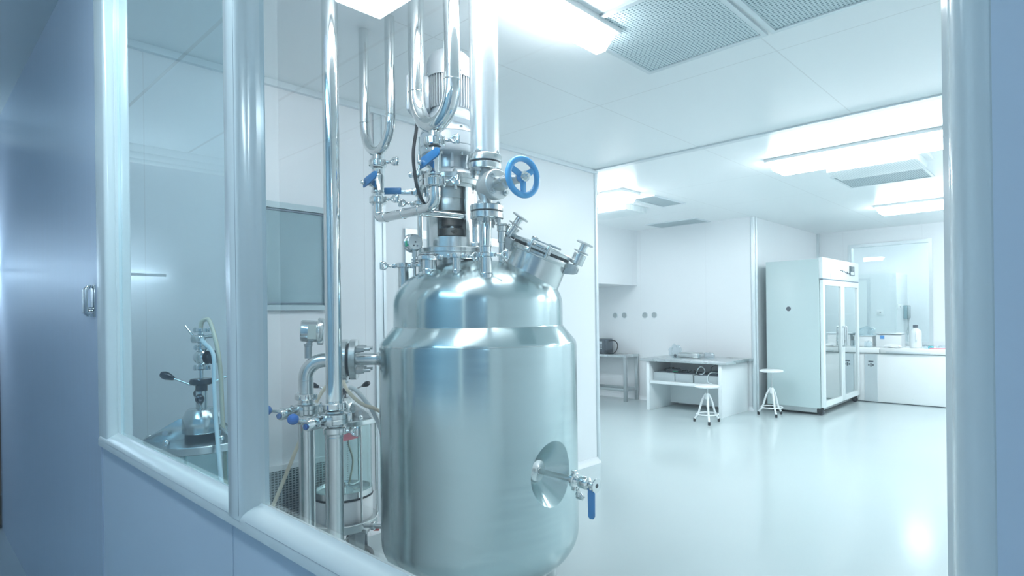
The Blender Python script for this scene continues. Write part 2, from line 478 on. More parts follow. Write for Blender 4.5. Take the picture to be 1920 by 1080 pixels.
# ------------------------------------------------------------------ window wall between corridor and clean room
# parapet panels, steel door, side panel
struct(MB().bx(-2.575, -1.385, 0.475, 0.53, 0, 0.98).build('wall_front', 'parapet'))
struct(MB().bx(-1.379, -0.02, 0.475, 0.53, 0, 0.98).build('wall_front.001', 'parapet'))
struct(MB().bx(-0.0445, 2.5, 0.459, 0.53, 0, ZC).build('wall_front_right', 'parapet'))
struct(MB().bx(-0.0445, XR, 0.53, 0.56, 0, ZC).build('wall_front_inner_right', 'wallx'))
struct(MB().bx(-2.584, -0.046, 0.475, 0.56, 2.62, ZC).build('wall_front_top', 'parapet'))
struct(MB().bx(-2.575, -0.02, 0.53, 0.56, 0, 0.97).build('wall_front_inner', 'wallx'))
struct(MB().bx(-1.385, -1.379, 0.478, 0.55, 0, 0.975).build('trim_8', 'seam'))
struct(MB().bx(-2.581, -2.575, 0.478, 0.55, 0, 0.975).build('trim_9', 'seam'))
struct(MB().bx(-0.0460, -0.0445, 0.463, 0.55, 0, 2.7).build('trim_10', 'seamd'))
dr = struct(MB().bx(XE, -2.583, 0.472, 0.52, 0, ZC).build('door_1', 'doorm'))
struct(MB().bx(XE, -2.583, 0.52, 0.56, 0, ZC).build('wall_front_left', 'wall'))
h = MB()
hx, hz = -2.67, 1.47
h.prism([(-0.056, 0), (-0.056, -0.018), (-0.042, -0.030), (0.042, -0.030), (0.056, -0.018), (0.056, 0), (0.047, 0), (0.047, -0.014), (0.037, -0.022), (-0.037, -0.022), (-0.047, -0.014), (-0.047, 0)],
        (hx, 0.4715, hz), ZV, YV, 0.036, bev=0.002)
h.bx(hx - 0.028, hx + 0.028, 0.467, 0.472, hz - 0.058, hz + 0.058, bev=0.002)
h.cyl((hx, 0.467, hz - 0.03), (hx, 0.455, hz - 0.03), 0.008)
h.build('door_handle', 'polish', dr, label='chrome pull handle')

win = struct(thing('window_1', '', 'window', (-1.3, 0.5, 1.0)))
del win['label']; del win['category']
# bars swept along the opening: outline in (towards camera, outward) around the glass plane Y = 0.5
def bar(name, prof, p0, p1, out):
    p0, p1 = V(p0), V(p1); d = p1 - p0
    b = MB(); b.prism(prof, (p0 + p1) / 2, V((0, -1, 0)), V(out), d.length)
    return b.build(name, 'frame', win, sharp=50)
def rounded(depth, width, rad, bead=0.010):
    p = [(-0.012, width), (-0.012, -0.004), (0.0, -0.012), (bead, -0.012), (bead + 0.004, -0.006), (bead + 0.004, 0.0)]
    n = 7
    for k in range(n + 1):
        a = math.pi / 2 * k / n
        p.append((depth - rad + rad * math.sin(a), rad - rad * math.cos(a)))
    p += [(depth, width)]
    return p
bar('sill', [(-0.05, -0.06), (-0.05, -0.03), (-0.010, 0.014), (0.0, 0.018), (0.006, 0.022), (0.010, 0.016), (0.018, 0.014), (0.028, 0.009), (0.036, 0.002), (0.0405, -0.006), (0.0405, -0.028), (0.036, -0.031), (0.02, -0.031), (0.02, -0.06)],
    (-2.56, 0.5, 1.0), (-0.03, 0.5, 1.0), ZV)
bar('head', [(-0.05, 0.06), (-0.05, 0.0), (0.02, 0.0), (0.04, 0.02), (0.04, 0.06)], (-2.56, 0.5, 2.58), (-0.03, 0.5, 2.58), ZV)
bar('left_post', [(-0.012, 0.122), (-0.012, -0.004), (0.004, -0.004), (0.006, 0.0), (0.024, 0.0), (0.030, 0.002), (0.033, 0.006), (0.035, 0.014), (0.035, 0.122)], (-2.460, 0.5, 0.985), (-2.460, 0.5, 2.63), -XV)
bar('mullion', [(-0.010, 0), (-0.010, 0.092), (0.0, 0.092), (0.012, 0.088), (0.040, 0.080), (0.042, 0.077), (0.042, 0.021), (0.0395, 0.017), (0.034, 0.013), (0.022, 0.010), (0.010, 0.006), (0.006, 0.002), (-0.008, 0.002)],
    (-1.278, 0.5, 0.99), (-1.278, 0.5, 2.63), -XV)
bar('right_post', [(-0.012, 0.0), (-0.012, 0.035), (0.040, 0.035), (0.040, 0.0285), (0.041, 0.026), (0.0425, 0.021), (0.041, 0.015), (0.037, 0.009), (0.030, 0.005), (0.022, 0.003), (0.012, 0.001), (0.008, -0.003), (0.0, -0.003)],
    (-0.0735, 0.5, 0.0), (-0.0735, 0.5, 2.7), XV)
MB().bx(-2.57, -1.36, 0.4590, 0.4597, 0.9928, 0.9934).bx(-1.27, -0.08, 0.4590, 0.4597, 0.9928, 0.9934).bx(-1.3003, -1.2998, 0.4575, 0.4583, 1.0, 2.6).build('joint_line', 'seamg', win)
MB().bx(-2.465, -1.365, 0.502, 0.508, 1.01, 2.585).build('pane', 'glassl', win)
MB().bx(-1.280, -0.071, 0.502, 0.508, 1.01, 2.585).build('pane', 'glass', win)

# far window, the room seen through it
fw = struct(MB().bx(wx0 - 0.05, wx0, YF - 0.02, YF + 0.1, wz0 - 0.05, wz1 + 0.05).bx(wx1, wx1 + 0.05, YF - 0.02, YF + 0.1, wz0 - 0.05, wz1 + 0.05)
            .bx(wx0, wx1, YF - 0.02, YF + 0.1, wz0 - 0.05, wz0).bx(wx0, wx1, YF - 0.02, YF + 0.1, wz1, wz1 + 0.05).build('window_2', 'alum'))
MB().bx(wx0, wx1, YF + 0.04, YF + 0.046, wz0, wz1).build('pane', 'glassi', fw)
struct(MB().bx(-5.4, XR, YF + 2.4, YF + 2.5, 0, ZC).build('wall_next_room', 'wallx'))
struct(MB().bx(-4.6, -2.66, YF + 1.5, YF + 2.4, 0, 2.10).build('wall_next_room_pier', 'bwhite'))
struct(MB().bx(-5.5, -5.4, YF + 0.1, YF + 2.5, 0, ZC).build('wall_next_room_left', 'wall'))
d3 = struct(MB().bx(-3.60, -3.12, YF + 1.485, YF + 1.5, 0, 2.02).build('door_3', 'alum'))
MB().bx(-3.56, -3.16, YF + 1.478, YF + 1.485, 0.02, 1.98).build('door_panel', 'fridgel', d3)

# dark-glass window and door in the left wall
lw = struct(MB().bx(XL, XL + 0.03, 1.235, 1.75, 2.03, 2.065).bx(XL, XL + 0.03, 1.235, 1.75, 1.445, 1.475).bx(XL, XL + 0.03, 1.235, 1.265, 1.475, 2.03).bx(XL, XL + 0.03, 1.72, 1.75, 1.475, 2.03).build('window_3', 'wframe'))
MB().bx(XL, XL + 0.012, 1.265, 1.72, 1.475, 2.03).build('pane', 'panelw', lw, label='dark blue-grey pane')
MB().bx(XL + 0.012, XL + 0.022, 1.265, 1.72, 2.018, 2.026).bx(XL + 0.012, XL + 0.022, 1.265, 1.72, 1.484, 1.490).build('gasket', 'seamd', lw)
d2 = struct(MB().prism([(-0.45, 0), (-0.45, 2.0), (0.45, 2.0), (0.45, 0), (0.40, 0), (0.40, 1.94), (-0.40, 1.94), (-0.40, 0)], (XL + 0.009, 2.745, 0), YV, ZV, 0.018).build('door_2', 'alum'))
MB().bx(XL, XL + 0.012, 2.345, 3.145, 0.01, 1.94).build('door_panel', 'wall', d2)

# ================================================================== CEILING FITTINGS
def lamp(x0, x1, y0, y1, label, mat='lamp', group='ceiling lamps of the clean room'):
    t = thing('ceiling_lamp', label, 'lamp', ((x0 + x1) / 2, (y0 + y1) / 2, ZC), group)
    MB().bx(x0, x1, y0, y1, ZC - 0.028, ZC, bev=0.003).build('housing', 'white', t)
    b = MB(); z1, z0, i = ZC - 0.028, ZC - 0.105, 0.045
    j = 0.02
    a = [b.b.verts.new(p) for p in ((x0 + j, y0 + j, z1), (x1 - j, y0 + j, z1), (x1 - j, y1 - j, z1), (x0 + j, y1 - j, z1))]
    q = [b.b.verts.new(p) for p in ((x0 + j + i, y0 + j + i / 2, z0), (x1 - j - i, y0 + j + i / 2, z0), (x1 - j - i, y1 - j - i / 2, z0), (x0 + j + i, y1 - j - i / 2, z0))]
    for k in range(4): b.face([a[k], a[(k + 1) % 4], q[(k + 1) % 4], q[k]])
    b.face(q); b.face(a)
    b.build('diffuser', mat, t)
    return t
lamp(-2.16, -0.76, 5.12, 5.46, 'long glowing ceiling lamp at upper right, above the freezer end of the room')
lamp(-5.15, -3.77, 5.20, 5.54, 'glowing ceiling lamp cut off by the white wall corner right of the handwheel')
lamp(-2.08, -0.70, 8.35, 8.69, 'farther glowing ceiling lamp just below the long one at upper right')
lamp(-1.84, -1.655, 0.65, 2.29, 'narrow glowing ceiling lamp at top centre beside the perforated diffuser')
lamp(0.2, 1.4, 5.12, 5.46, 'ceiling lamp added out of view at right by the middle joint')  # no lamp known here, added to help light the room
lamp(0.1, 1.4, 8.35, 8.69, 'ceiling lamp added out of view at far right')  # likewise an unseen lamp put in for the room's light
lamp(-2.55, -1.75, YF + 1.2, YF + 1.4, 'small glowing lamp seen through the far window', group=None)
lamp(-1.55, -0.2, YF + 0.7, YF + 1.2, 'lamp added unseen in the next room, hidden by the right window frame', 'lampn', None)  # unseen lamp added to brighten the room behind the window
lamp(-5.2, -3.9, YF + 0.5, YF + 1.0, 'lamp added unseen in the next room, hidden behind the niche wall', 'lampn', None)  # another added source, out of sight, for the next room's brightness
tc_ = lamp(-2.3, -1.0, -0.40, -0.12, 'corridor lamp added unseen behind the camera on the left', 'lampc', 'added corridor lamps')  # unseen, put in to light the frames and door
lamp(1.3, 2.3, -0.75, -0.50, 'corridor lamp added unseen behind the camera on the right', 'lampc', 'added corridor lamps')  # unseen, added for light on the corridor side

def diffuser(x0, x1, y0, y1, label, drop=0.10):
    t = thing('supply_diffuser', label, 'vent', ((x0 + x1) / 2, (y0 + y1) / 2, ZC), 'supply diffusers')
    MB().bx(x0 - 0.04, x1 + 0.04, y0 - 0.04, y1 + 0.04, ZC - 0.03, ZC).build('collar', 'white', t)
    MB().bx(x0, x1, y0, y1, ZC - drop, ZC - 0.03, bev=0.004).build('box', 'perfw', t)
    return t
diffuser(-1.78, -1.06, 5.60, 6.05, 'white perforated diffuser box below the long lamp at upper right')
diffuser(-4.90, -4.16, 5.80, 6.25, 'white perforated diffuser box below the lamp by the wall corner')
def flat_vent(name, x0, x1, y0, y1, label, mat):
    t = thing(name, label, 'vent', ((x0 + x1) / 2, (y0 + y1) / 2, ZC))
    b = MB(); f = 0.025
    b.bx(x0, x1, y0, y0 + f, ZC - 0.012, ZC).bx(x0, x1, y1 - f, y1, ZC - 0.012, ZC).bx(x0, x0 + f, y0 + f, y1 - f, ZC - 0.012, ZC).bx(x1 - f, x1, y0 + f, y1 - f, ZC - 0.012, ZC)
    b.build('frame', 'alum', t)
    MB().bx(x0 + f, x1 - f, y0 + f, y1 - f, ZC - 0.006, ZC).build('perforated_sheet', mat, t)
flat_vent('ceiling_diffuser', -1.85, -1.16, 2.12, 2.82, 'large perforated ceiling diffuser at top centre right', 'perf')
flat_vent('ceiling_diffuser', -1.14, -0.45, 2.12, 2.82, 'second perforated ceiling diffuser, cut by the top edge, right of the large one', 'perf')
flat_vent('ceiling_grille', -5.06, -4.20, 7.55, 8.00, 'flat grey ceiling grille above the steel-topped bench', 'vent')
flat_vent('ceiling_grille', -1.95, -1.15, 6.25, 6.95, 'grey ceiling grille partly behind the long lamp at upper right', 'vent')
flat_vent('ceiling_grille', -4.05, -3.72, 5.75, 6.45, 'pale ceiling grille right of the lamp by the wall corner', 'vent')

# wall grille low on the left wall
gx = thing('air_grille', 'dark wire-mesh air grille low on the wall behind the standing pipes', 'vent', (XL, 1.55, 0.1))
MB().bx(XL, XL + 0.02, 1.0, 1.80, 0.53, 0.56).bx(XL, XL + 0.02, 1.0, 1.80, 0.11, 0.135).bx(XL, XL + 0.02, 1.0, 1.03, 0.135, 0.53).bx(XL, XL + 0.02, 1.77, 1.80, 0.135, 0.53).build('frame', 'white', gx)
MB().bx(XL, XL + 0.004, 1.03, 1.77, 0.135, 0.53).build('duct_shade', 'darkin', gx)  # flat dark sheet in place of the shaded duct behind the mesh
g = MB()
for k in range(37): g.bx(XL + 0.006, XL + 0.010, 1.03 + k * 0.02 - 0.0028 + 0.01, 1.03 + k * 0.02 + 0.0028 + 0.01, 0.135, 0.53)
for k in range(27): g.bx(XL + 0.009, XL + 0.013, 1.03, 1.77, 0.135 + k * 0.0147, 0.135 + k * 0.0147 + 0.0042)
g.build('mesh_sheet', 'dull', gx)

# ================================================================== REACTOR TANK
TC = at(902, 800, 2.75); TX, TY = TC.x, TC.y
def T(r, phi, z):
    """point beside the tank axis: phi in degrees from the side facing the corridor camera, towards camera right"""
    a = math.radians(phi)
    return V((TX, TY, z)) + RV * (r * math.sin(a)) - FV * (r * math.cos(a))
RB, RU = 0.448, 0.385
DOME_Z, DOME_H = 1.452, 0.205
def dome_z(r): return DOME_Z + DOME_H * math.sqrt(max(0, 1 - (r / RU) ** 2))

tank = thing('reactor_tank', 'large brushed stainless steel reactor tank with domed top in the centre', 'tank', (TX, TY, 0))
prof = []
for k in range(15):
    a = math.pi / 2 * k / 14
    prof.append((RB * math.sin(a), 0.42 - 0.245 * math.cos(a)))
prof += [(RB, 0.44), (RB, 0.8), (RB, 1.262), (RB - 0.002, 1.275), (RB - 0.006, 1.284), (RU + 0.004, 1.3495), (RU, 1.353), (RU, DOME_Z)]
for k in range(1, 17):
    a = math.pi / 2 * k / 16
    prof.append((RU * math.cos(a), DOME_Z + DOME_H * math.sin(a)))
shell = MB().lathe(prof, (TX, TY, 0), seg=128).build('shell', 'tank', tank, sharp=24)
# conical recess for the drain nozzle
DR_Z = 0.738
dax = V((math.sin(math.radians(50)) * RV - math.cos(math.radians(50)) * FV)).normalized()
dro = V((TX, TY, DR_Z)) + dax * RB
cut = MB().lathe([(0, -0.085), (0.042, -0.085), (0.047, -0.08), (0.119, 0.0), (0.150, 0.03), (0.150, 0.1), (0, 0.1)], dro - dax * 0.017, dax, 64).build('cutter', 'tank')
md = shell.modifiers.new('recess', 'BOOLEAN'); md.object = cut; md.operation = 'DIFFERENCE'; md.solver = 'EXACT'
dg = bpy.context.evaluated_depsgraph_get()
nm = bpy.data.meshes.new_from_object(shell.evaluated_get(dg))
shell.modifiers.clear(); shell.data = nm; nm.name = 'shell'
nm.set_sharp_from_angle(angle=math.radians(24))
bpy.data.objects.remove(cut, do_unlink=True)
for k in range(4):
    p = T(0.33, 20 + 90 * k, 0)
    MB().cyl((p.x, p.y, 0.01), (p.x, p.y, 0.30), 0.03, seg=20).cyl((p.x, p.y, 0), (p.x, p.y, 0.012), 0.055, seg=20).build('leg', 'steel', tank)
# weld beads
MB().torus((TX, TY, 1.3515), ZV, RU + 0.001, 0.0022, 96, 6).torus((TX, TY, 1.273), ZV, RB - 0.002, 0.002, 96, 6).build('weld_bead', 'polish', tank)

def ring_clamp(c, axis, r, nut_dir, parent, h=0.020, nut=True, name='clamp', gap=0.0, nlen=1.0):
    """hinged band clamp with a wing nut; nut_dir is where the nut points"""
    c, axis, nd = V(c), V(axis).normalized(), V(nut_dir)
    nd = (nd - axis * nd.dot(axis)).normalized(); sd = axis.cross(nd)
    b = MB()
    b.lathe([(r * 0.55, -h / 2), (r - 0.004, -h / 2), (r, -h / 2 + 0.004), (r, h / 2 - 0.004), (r - 0.004, h / 2), (r * 0.55, h / 2)], c, axis, 32)
    rot = Matrix((nd, sd, axis)).transposed()
    for s in (-1, 1):
        b.box(c + nd * (r + 0.004) + sd * (s * 0.008), (0.016, 0.0075, h * 0.95), rot, 0.002)
    b.box(c - nd * (r + 0.003), (0.012, 0.018, h * 0.9), rot, 0.002)
    b.cyl(c - nd * (r + 0.005) - axis * h * 0.6, c - nd * (r + 0.005) + axis * h * 0.6, 0.0045, seg=12)
    o = b.build(name, 'polish', parent)
    if nut:
        n0 = c + nd * (r + 0.006) + sd * 0.012
        n = MB()
        dirn = (nd * 0.92 + sd * 0.38).normalized()
        n.cyl(n0 - dirn * 0.012, n0 + dirn * 0.020 * nlen, 0.0042, seg=12)
        tip = n0 + dirn * 0.040 * nlen
        n.lathe([(0, 0), (0.0085, 0), (0.007, 0.006), (0.0065, 0.012), (0.009, 0.018), (0, 0.020)], n0 + dirn * 0.010 * nlen, dirn, 14)
        # flat wing with an eye in it
        ux = dirn; uy = axis
        pts = []
        for k in range(26):
            a = 2 * math.pi * k / 26
            pts.append(tip + ux * (0.0105 * math.cos(a) * nlen) + uy * (0.0128 * math.sin(a) * (1.0 + 0.25 * math.cos(a))))
        n.tube(pts, 0.0066, 10, closed=True)
        q = tip + ux * 0.0125 * nlen
        n.prism([(-0.019, -0.003), (0.019, -0.003), (0.0215, 0.002), (0.016, 0.008), (-0.016, 0.008), (-0.0215, 0.002)], q, uy, ux, 0.016, 0.003)
        n.build('wing_nut', 'polish', o)
    return o

def nozzle(p_top, r, cap_r, parent, nut=None, name='nozzle', zb=None):
    """short pipe out of the dome with a ferrule at p_top"""
    p = V(p_top); rr = math.hypot(p.x - TX, p.y - TY)
    z0 = (dome_z(min(rr + r, RU)) - 0.012) if zb is None else zb
    o = MB().cyl((p.x, p.y, z0), p, r, seg=28).torus((p.x, p.y, dome_z(min(rr, RU * .999)) + 0.002), ZV, r + 0.001, 0.003, 28, 6).build(name, 'steel', parent)
    return o

# capped nozzles on the dome
pA = at(801 + 4, 484, 2.56)             # wide one left front
nzA = nozzle(pA, 0.031, 0.04, tank)
b = MB().cyl(pA - ZV * 0.008, pA + ZV * 0.010, 0.050, seg=32, bev=0.003).cyl(pA + ZV * 0.010, pA + ZV * 0.018, 0.044, seg=32, bev=0.003).build('blind_cap', 'polish', nzA)
ring_clamp(pA, ZV, 0.052, RV * 0.8 - FV * 0.4, nzA, nut=False)
pB = at(856, 480, 2.47)
nzB = nozzle(pB, 0.0165, 0.03, tank)
MB().cyl(pB - ZV * 0.006, pB + ZV * 0.012, 0.026, seg=28, bev=0.003).build('blind_cap', 'polish', nzB)
ring_clamp(pB, ZV, 0.028, RV, nzB, h=0.018)
pC = at(757, 499, 2.74)
nzC = nozzle(pC, 0.024, 0.04, tank, zb=1.46)
MB().cyl(pC - ZV * 0.006, pC + ZV * 0.014, 0.036, seg=28, bev=0.003).build('blind_cap', 'polish', nzC)
ring_clamp(pC, ZV, 0.038, -RV, nzC)
pD = at(891, 462, 2.72)
nzD = nozzle(pD, 0.017, 0.03, tank)
pE = at(912, 484, 2.45)
nzE = nozzle(pE, 0.0235, 0.03, tank, zb=1.55)
MB().cyl(pE - ZV * 0.0, pE + ZV * 0.046, 0.0195, seg=28).build('ferrule', 'polish', nzE)
ring_clamp(pE + ZV * 0.014, ZV, 0.026, RV * 0.95 - FV * 0.3, nzE)
pF = at(941, 455, 2.66)
nzF = nozzle(pF, 0.014, 0.02, tank)
MB().cyl(pF, pF + ZV * 0.05, 0.019, seg=24, bev=0.002).cyl(pF + ZV * 0.05, pF + ZV * 0.075, 0.022, seg=24, bev=0.002).torus(pF + ZV * 0.080, ZV, 0.022, 0.005, 24, 8).cyl(pF + ZV * 0.075, pF + ZV * 0.085, 0.019, seg=24).build('relief_cap', 'steel', nzF)

# manway
mc = at(1013, 477, 2.71)                 # centre of the flange
th = math.radians(23.5)
ma = (RV * math.sin(th) + ZV * math.cos(th) - FV * 0.095).normalized()
mu = (RV * math.cos(th) - ZV * math.sin(th)).normalized()      # along the flange, downhill to the right
mu = (mu - ma * mu.dot(ma)).normalized(); mv = ma.cross(mu)     # mv: away from the camera
man = MB()
RM = 0.136
man.lathe([(RM - 0.006, -0.15), (RM, -0.15), (RM, 0.0), (RM - 0.006, 0.0)], mc, ma, 64, closed=True)
mo = man.build('manway_neck', 'steel', tank)
MB().lathe([(RM - 0.01, -0.012), (RM + 0.008, -0.012), (RM + 0.010, -0.009), (RM + 0.010, 0.009), (RM + 0.008, 0.012), (RM - 0.01, 0.012)], mc, ma, 64, closed=True).build('flange_ring', 'steel', mo)
lid = MB().lathe([(0, 0.047), (0.06, 0.046), (0.10, 0.043), (RM + 0.004, 0.040), (RM + 0.008, 0.037), (RM + 0.008, 0.026), (RM + 0.004, 0.023), (0, 0.023)], mc, ma, 64).build('manway_lid', 'steel', tank)
MB().lathe([(RM - 0.02, 0.011), (RM - 0.002, 0.011), (RM - 0.002, 0.024), (RM - 0.02, 0.024)], mc, ma, 64, closed=True).build('gasket', 'rubber', lid)
def swing_bolt(ang, lean=0.0):
    d = mu * math.cos(ang) + mv * math.sin(ang); t = ma.cross(d)
    rot = Matrix((d, t, ma)).transposed()
    o = MB()
    base = mc + d * (RM + 0.034)
    for s in (-1, 1):
        o.prism([(-0.036, -0.040), (-0.036, 0.014), (0.006, 0.016), (0.020, 0.004), (0.020, -0.014), (0.006, -0.026)], base + t * (s * 0.022), d, ma, 0.007, 0.0015)
    o.cyl(base + t * -0.034, base + t * 0.034, 0.0075, seg=14)
    for s in (-1, 1): o.cyl(base + t * (s * 0.026), base + t * (s * 0.032), 0.013, seg=6)
    br = o.build('swing_bolt', 'cast', tank)
    ax = (ma + d * lean).normalized()
    c0 = base + ax * 0.0
    MB().cyl(base - ax * 0.012, base + ax * 0.03, 0.012, seg=16).cyl(base + ax * 0.022, base + ax * 0.072, 0.030, seg=28, bev=0.002).cyl(base + ax * 0.072, base + ax * 0.122, 0.0165, seg=20).build('bolt_sleeve', 'steel', br)
    MB().lathe([(0, 0.118), (0.034, 0.118), (0.040, 0.121), (0.040, 0.125), (0.034, 0.128), (0, 0.128)], base, ax, 32).lathe([(0, 0.078), (0.032, 0.078), (0.036, 0.080), (0.036, 0.083), (0.032, 0.085), (0, 0.085)], base + mv * 0.012, ax, 32).build('hand_disc', 'cast', br)
    return br
for a, l in ((math.radians(188), -0.20), (math.radians(-8), 0.02)):
    swing_bolt(a, l)
# hinge frame at the front of the lid
hd = -mv; hc = mc + hd * (RM + 0.022) + ma * 0.024
rot = Matrix((mu, hd, ma)).transposed()
hg = MB()
for s in (-1, 1):
    hg.box(hc + mu * (s * 0.038), (0.009, 0.040, 0.058), rot, 0.002)
hg.box(hc + ma * 0.030, (0.085, 0.040, 0.007), rot, 0.002).box(hc - ma * 0.028, (0.080, 0.012, 0.007), rot, 0.002)
hg.cyl(hc - mu * 0.055, hc + mu * 0.055, 0.008, seg=14)
for s in (-1, 1): hg.cyl(hc + mu * (s * 0.044), hc + mu * (s * 0.054), 0.0125, seg=6)
hg.box(hc - hd * 0.006 + ma * 0.012, (0.045, 0.012, 0.010), rot, 0.002)
hg.build('hinge', 'steel', lid)
MB().box(mc + ma * 0.056 + mu * 0.05, (0.06, 0.03, 0.010), Matrix((mu, mv, ma)).transposed(), 0.003).cyl(mc + ma * 0.05 - mu * 0.05, mc + ma * 0.066 - mu * 0.05, 0.016, seg=20, bev=0.002).build('lid_bracket', 'steel', lid)

# drain pipe out of the recess (stays on the tank), then the valve
dz = (dax - ZV * 0.045).normalized()
ds = dro - dax * 0.095
MB().lathe([(0.0, 0.0), (0.046, 0.0), (0.044, 0.006), (0.018, 0.010), (0.014, 0.014), (0, 0.014)], ds, dax, 40).build('drain_boss', 'steel', tank)
MB().cyl(ds, dro + dz * 0.105, 0.0115, seg=20).torus(ds + dax * 0.014, dax, 0.012, 0.0035, 24, 8).build('drain_pipe', 'steel', tank)

dv = thing('drain_valve', 'small steel drain valve with hanging dark blue lever on the tank side', 'valve', dro + dz * 0.1)
q = dro + dz * 0.112
MB().lathe([(0, 0), (0.020, 0.0), (0.022, 0.004), (0.017, 0.012), (0.0125, 0.02), (0.016, 0.028), (0.0235, 0.032), (0.025, 0.036), (0.025, 0.070), (0.022, 0.076), (0.014, 0.080), (0.014, 0.090), (0.0125, 0.094), (0.0125, 0.104), (0.028, 0.108), (0.028, 0.114), (0.009, 0.114), (0.009, 0.10), (0, 0.10)], q, dz, 32).build('body', 'polish', dv)
ring_clamp(q, dz, 0.030, -ZV - dz.cross(ZV) * 0.1, dv, h=0.020)
MB().lathe([(0.0, 0.1135), (0.0085, 0.1135), (0.0085, 0.1145), (0, 0.1145)], q, dz, 20).build('bore_shade', 'darkin', dv)  # dark disc painting the shade inside the valve's opening
hs = dz.cross(ZV).normalized()
lp = q + dz * 0.086 - ZV * 0.014
MB().cyl(lp + ZV * 0.014, lp - ZV * 0.006, 0.010, seg=16).build('stem', 'polish', dv)
MB().prism([(-0.014, 0.002), (0.014, 0.002), (0.0145, -0.02), (0.014, -0.108), (0.008, -0.118), (-0.008, -0.118), (-0.014, -0.108), (-0.0145, -0.02)], lp - ZV * 0.004 + hs * 0.0, (RV * 0.95 - FV * 0.3).normalized(), ZV, 0.008, 0.002).build('lever', 'blue', dv, label='dark blue vinyl lever')

# inlet nozzle on the left
ia = -(RV * math.cos(math.radians(12)) + FV * math.sin(math.radians(12)))     # outward
io = V((TX, TY, 1.213)) + ia * RB
MB().cyl(io - ia * 0.05, io + ia * 0.110, 0.0275, seg=28).lathe([(0.040, -0.012), (0.030, 0.004), (0.0275, 0.012)], io, ia, 28).build('inlet_nozzle', 'steel', tank)
fl = MB()
fl.lathe([(0.02, 0), (0.086, 0), (0.090, 0.003), (0.090, 0.026), (0.087, 0.029), (0.02, 0.029)], io + ia * 0.093, ia, 48)
MB_f = fl.build('inlet_flange', 'steel', tank)

ip = thing('inlet_pipe', 'steel pipe elbow bolted to the tank flange, dropping to the floor at left', 'pipe', io + ia * 0.15)
f2 = io + ia * 0.132
MB().lathe([(0.02, 0), (0.086, 0), (0.090, 0.003), (0.090, 0.022), (0.087, 0.025), (0.034, 0.025), (0.034, 0.04), (0.02, 0.04)], f2, ia, 48).build('flange', 'steel', ip)
MB().lathe([(0.02, -0.0105), (0.074, -0.0105), (0.074, 0.0005), (0.02, 0.0005)], f2, ia, 40, closed=True).build('gasket', 'rubber', ip)
for k in range(4):
    a = math.radians(45 + 90 * k); s1 = ia.cross(ZV).normalized()
    o_ = s1 * (0.066 * math.cos(a)) + ZV * (0.066 * math.sin(a))
    MB().cyl(f2 + o_ + ia * 0.04, f2 + o_ - ia * 0.098, 0.0075, seg=12).cyl(f2 + o_ - ia * 0.040, f2 + o_ - ia * 0.060, 0.0155, seg=6).cyl(f2 + o_ - ia * 0.060, f2 + o_ - ia * 0.072, 0.0135, seg=6).cyl(f2 + o_ + ia * 0.024, f2 + o_ + ia * 0.037, 0.0145, seg=6).build('bolt', 'dull', ip)
elb = io + ia * 0.309
P2z_v = 1.015
pth = fillet([f2 + ia * 0.02, elb, V((elb.x, elb.y, 1.02))], 0.078, 14)
pp = MB().tube(pth, 0.0305, 28)
pp.torus(f2 + ia * 0.082, ia, 0.0305, 0.0018, 28, 6).torus((elb.x, elb.y, 1.128), ZV, 0.0305, 0.0018, 28, 6)
pp.build('elbow', 'steel', ip)
c1 = V((elb.x, elb.y, 1.4 - (743 - 596) / FPX * 2.593))
ring_clamp(c1, ZV, 0.047, -FV * 0.5 + RV * 0.9, ip, h=0.026, nut=False)
MB().cyl((elb.x, elb.y, 0.02), (elb.x, elb.y, 0.95), 0.0325, seg=28).cyl((elb.x, elb.y, 0), (elb.x, elb.y, 0.02), 0.055, seg=28).build('lower_pipe', 'steel', ip)
MB().cyl((elb.x, elb.y, 0.94), (elb.x, elb.y, 0.957), 0.046, seg=32, bev=0.003).build('ferrule', 'steel', ip)

# transmitter on the elbow
tr = thing('transmitter', 'steel transmitter head mounted on the pipe elbow at left', 'gauge', elb)
tp = at(581, 637, 2.6)
tb = at(581, 621, 2.6)
tax = (RV * 0.94 + FV * 0.33 - ZV * 0.06).normalized()
MB().lathe([(0, -0.036), (0.044, -0.036), (0.0475, -0.030), (0.0475, 0.032), (0.056, 0.032), (0.0595, 0.035), (0.0595, 0.052), (0.055, 0.058), (0, 0.060)], tb, tax, 40).build('head', 'steel', tr)
tn = (-FV - RV * 0.2); tn = (tn - tax * tn.dot(tax)).normalized(); tz = tax.cross(tn); tz = tz if tz.z > 0 else -tz
pl = tb + tn * 0.0465 + tax * 0.012
MB().prism([(-0.017, -0.031), (0.017, -0.031), (0.017, 0.031), (-0.017, 0.031)], pl + tn * 0.001, tax, tz, 0.006).build('name_plate', 'paper', tr, label='pale name plate')
nb = at(578, 648, 2.597)
MB().cyl(tb - ZV * 0.044, nb - ZV * 0.001, 0.012, seg=20).cyl(nb + ZV * 0.008, nb - ZV * 0.003, 0.018, seg=24, bev=0.002).cyl(nb + ZV * 0.000, nb - ZV * 0.055, 0.0155, seg=24).build('neck', 'dull', tr)

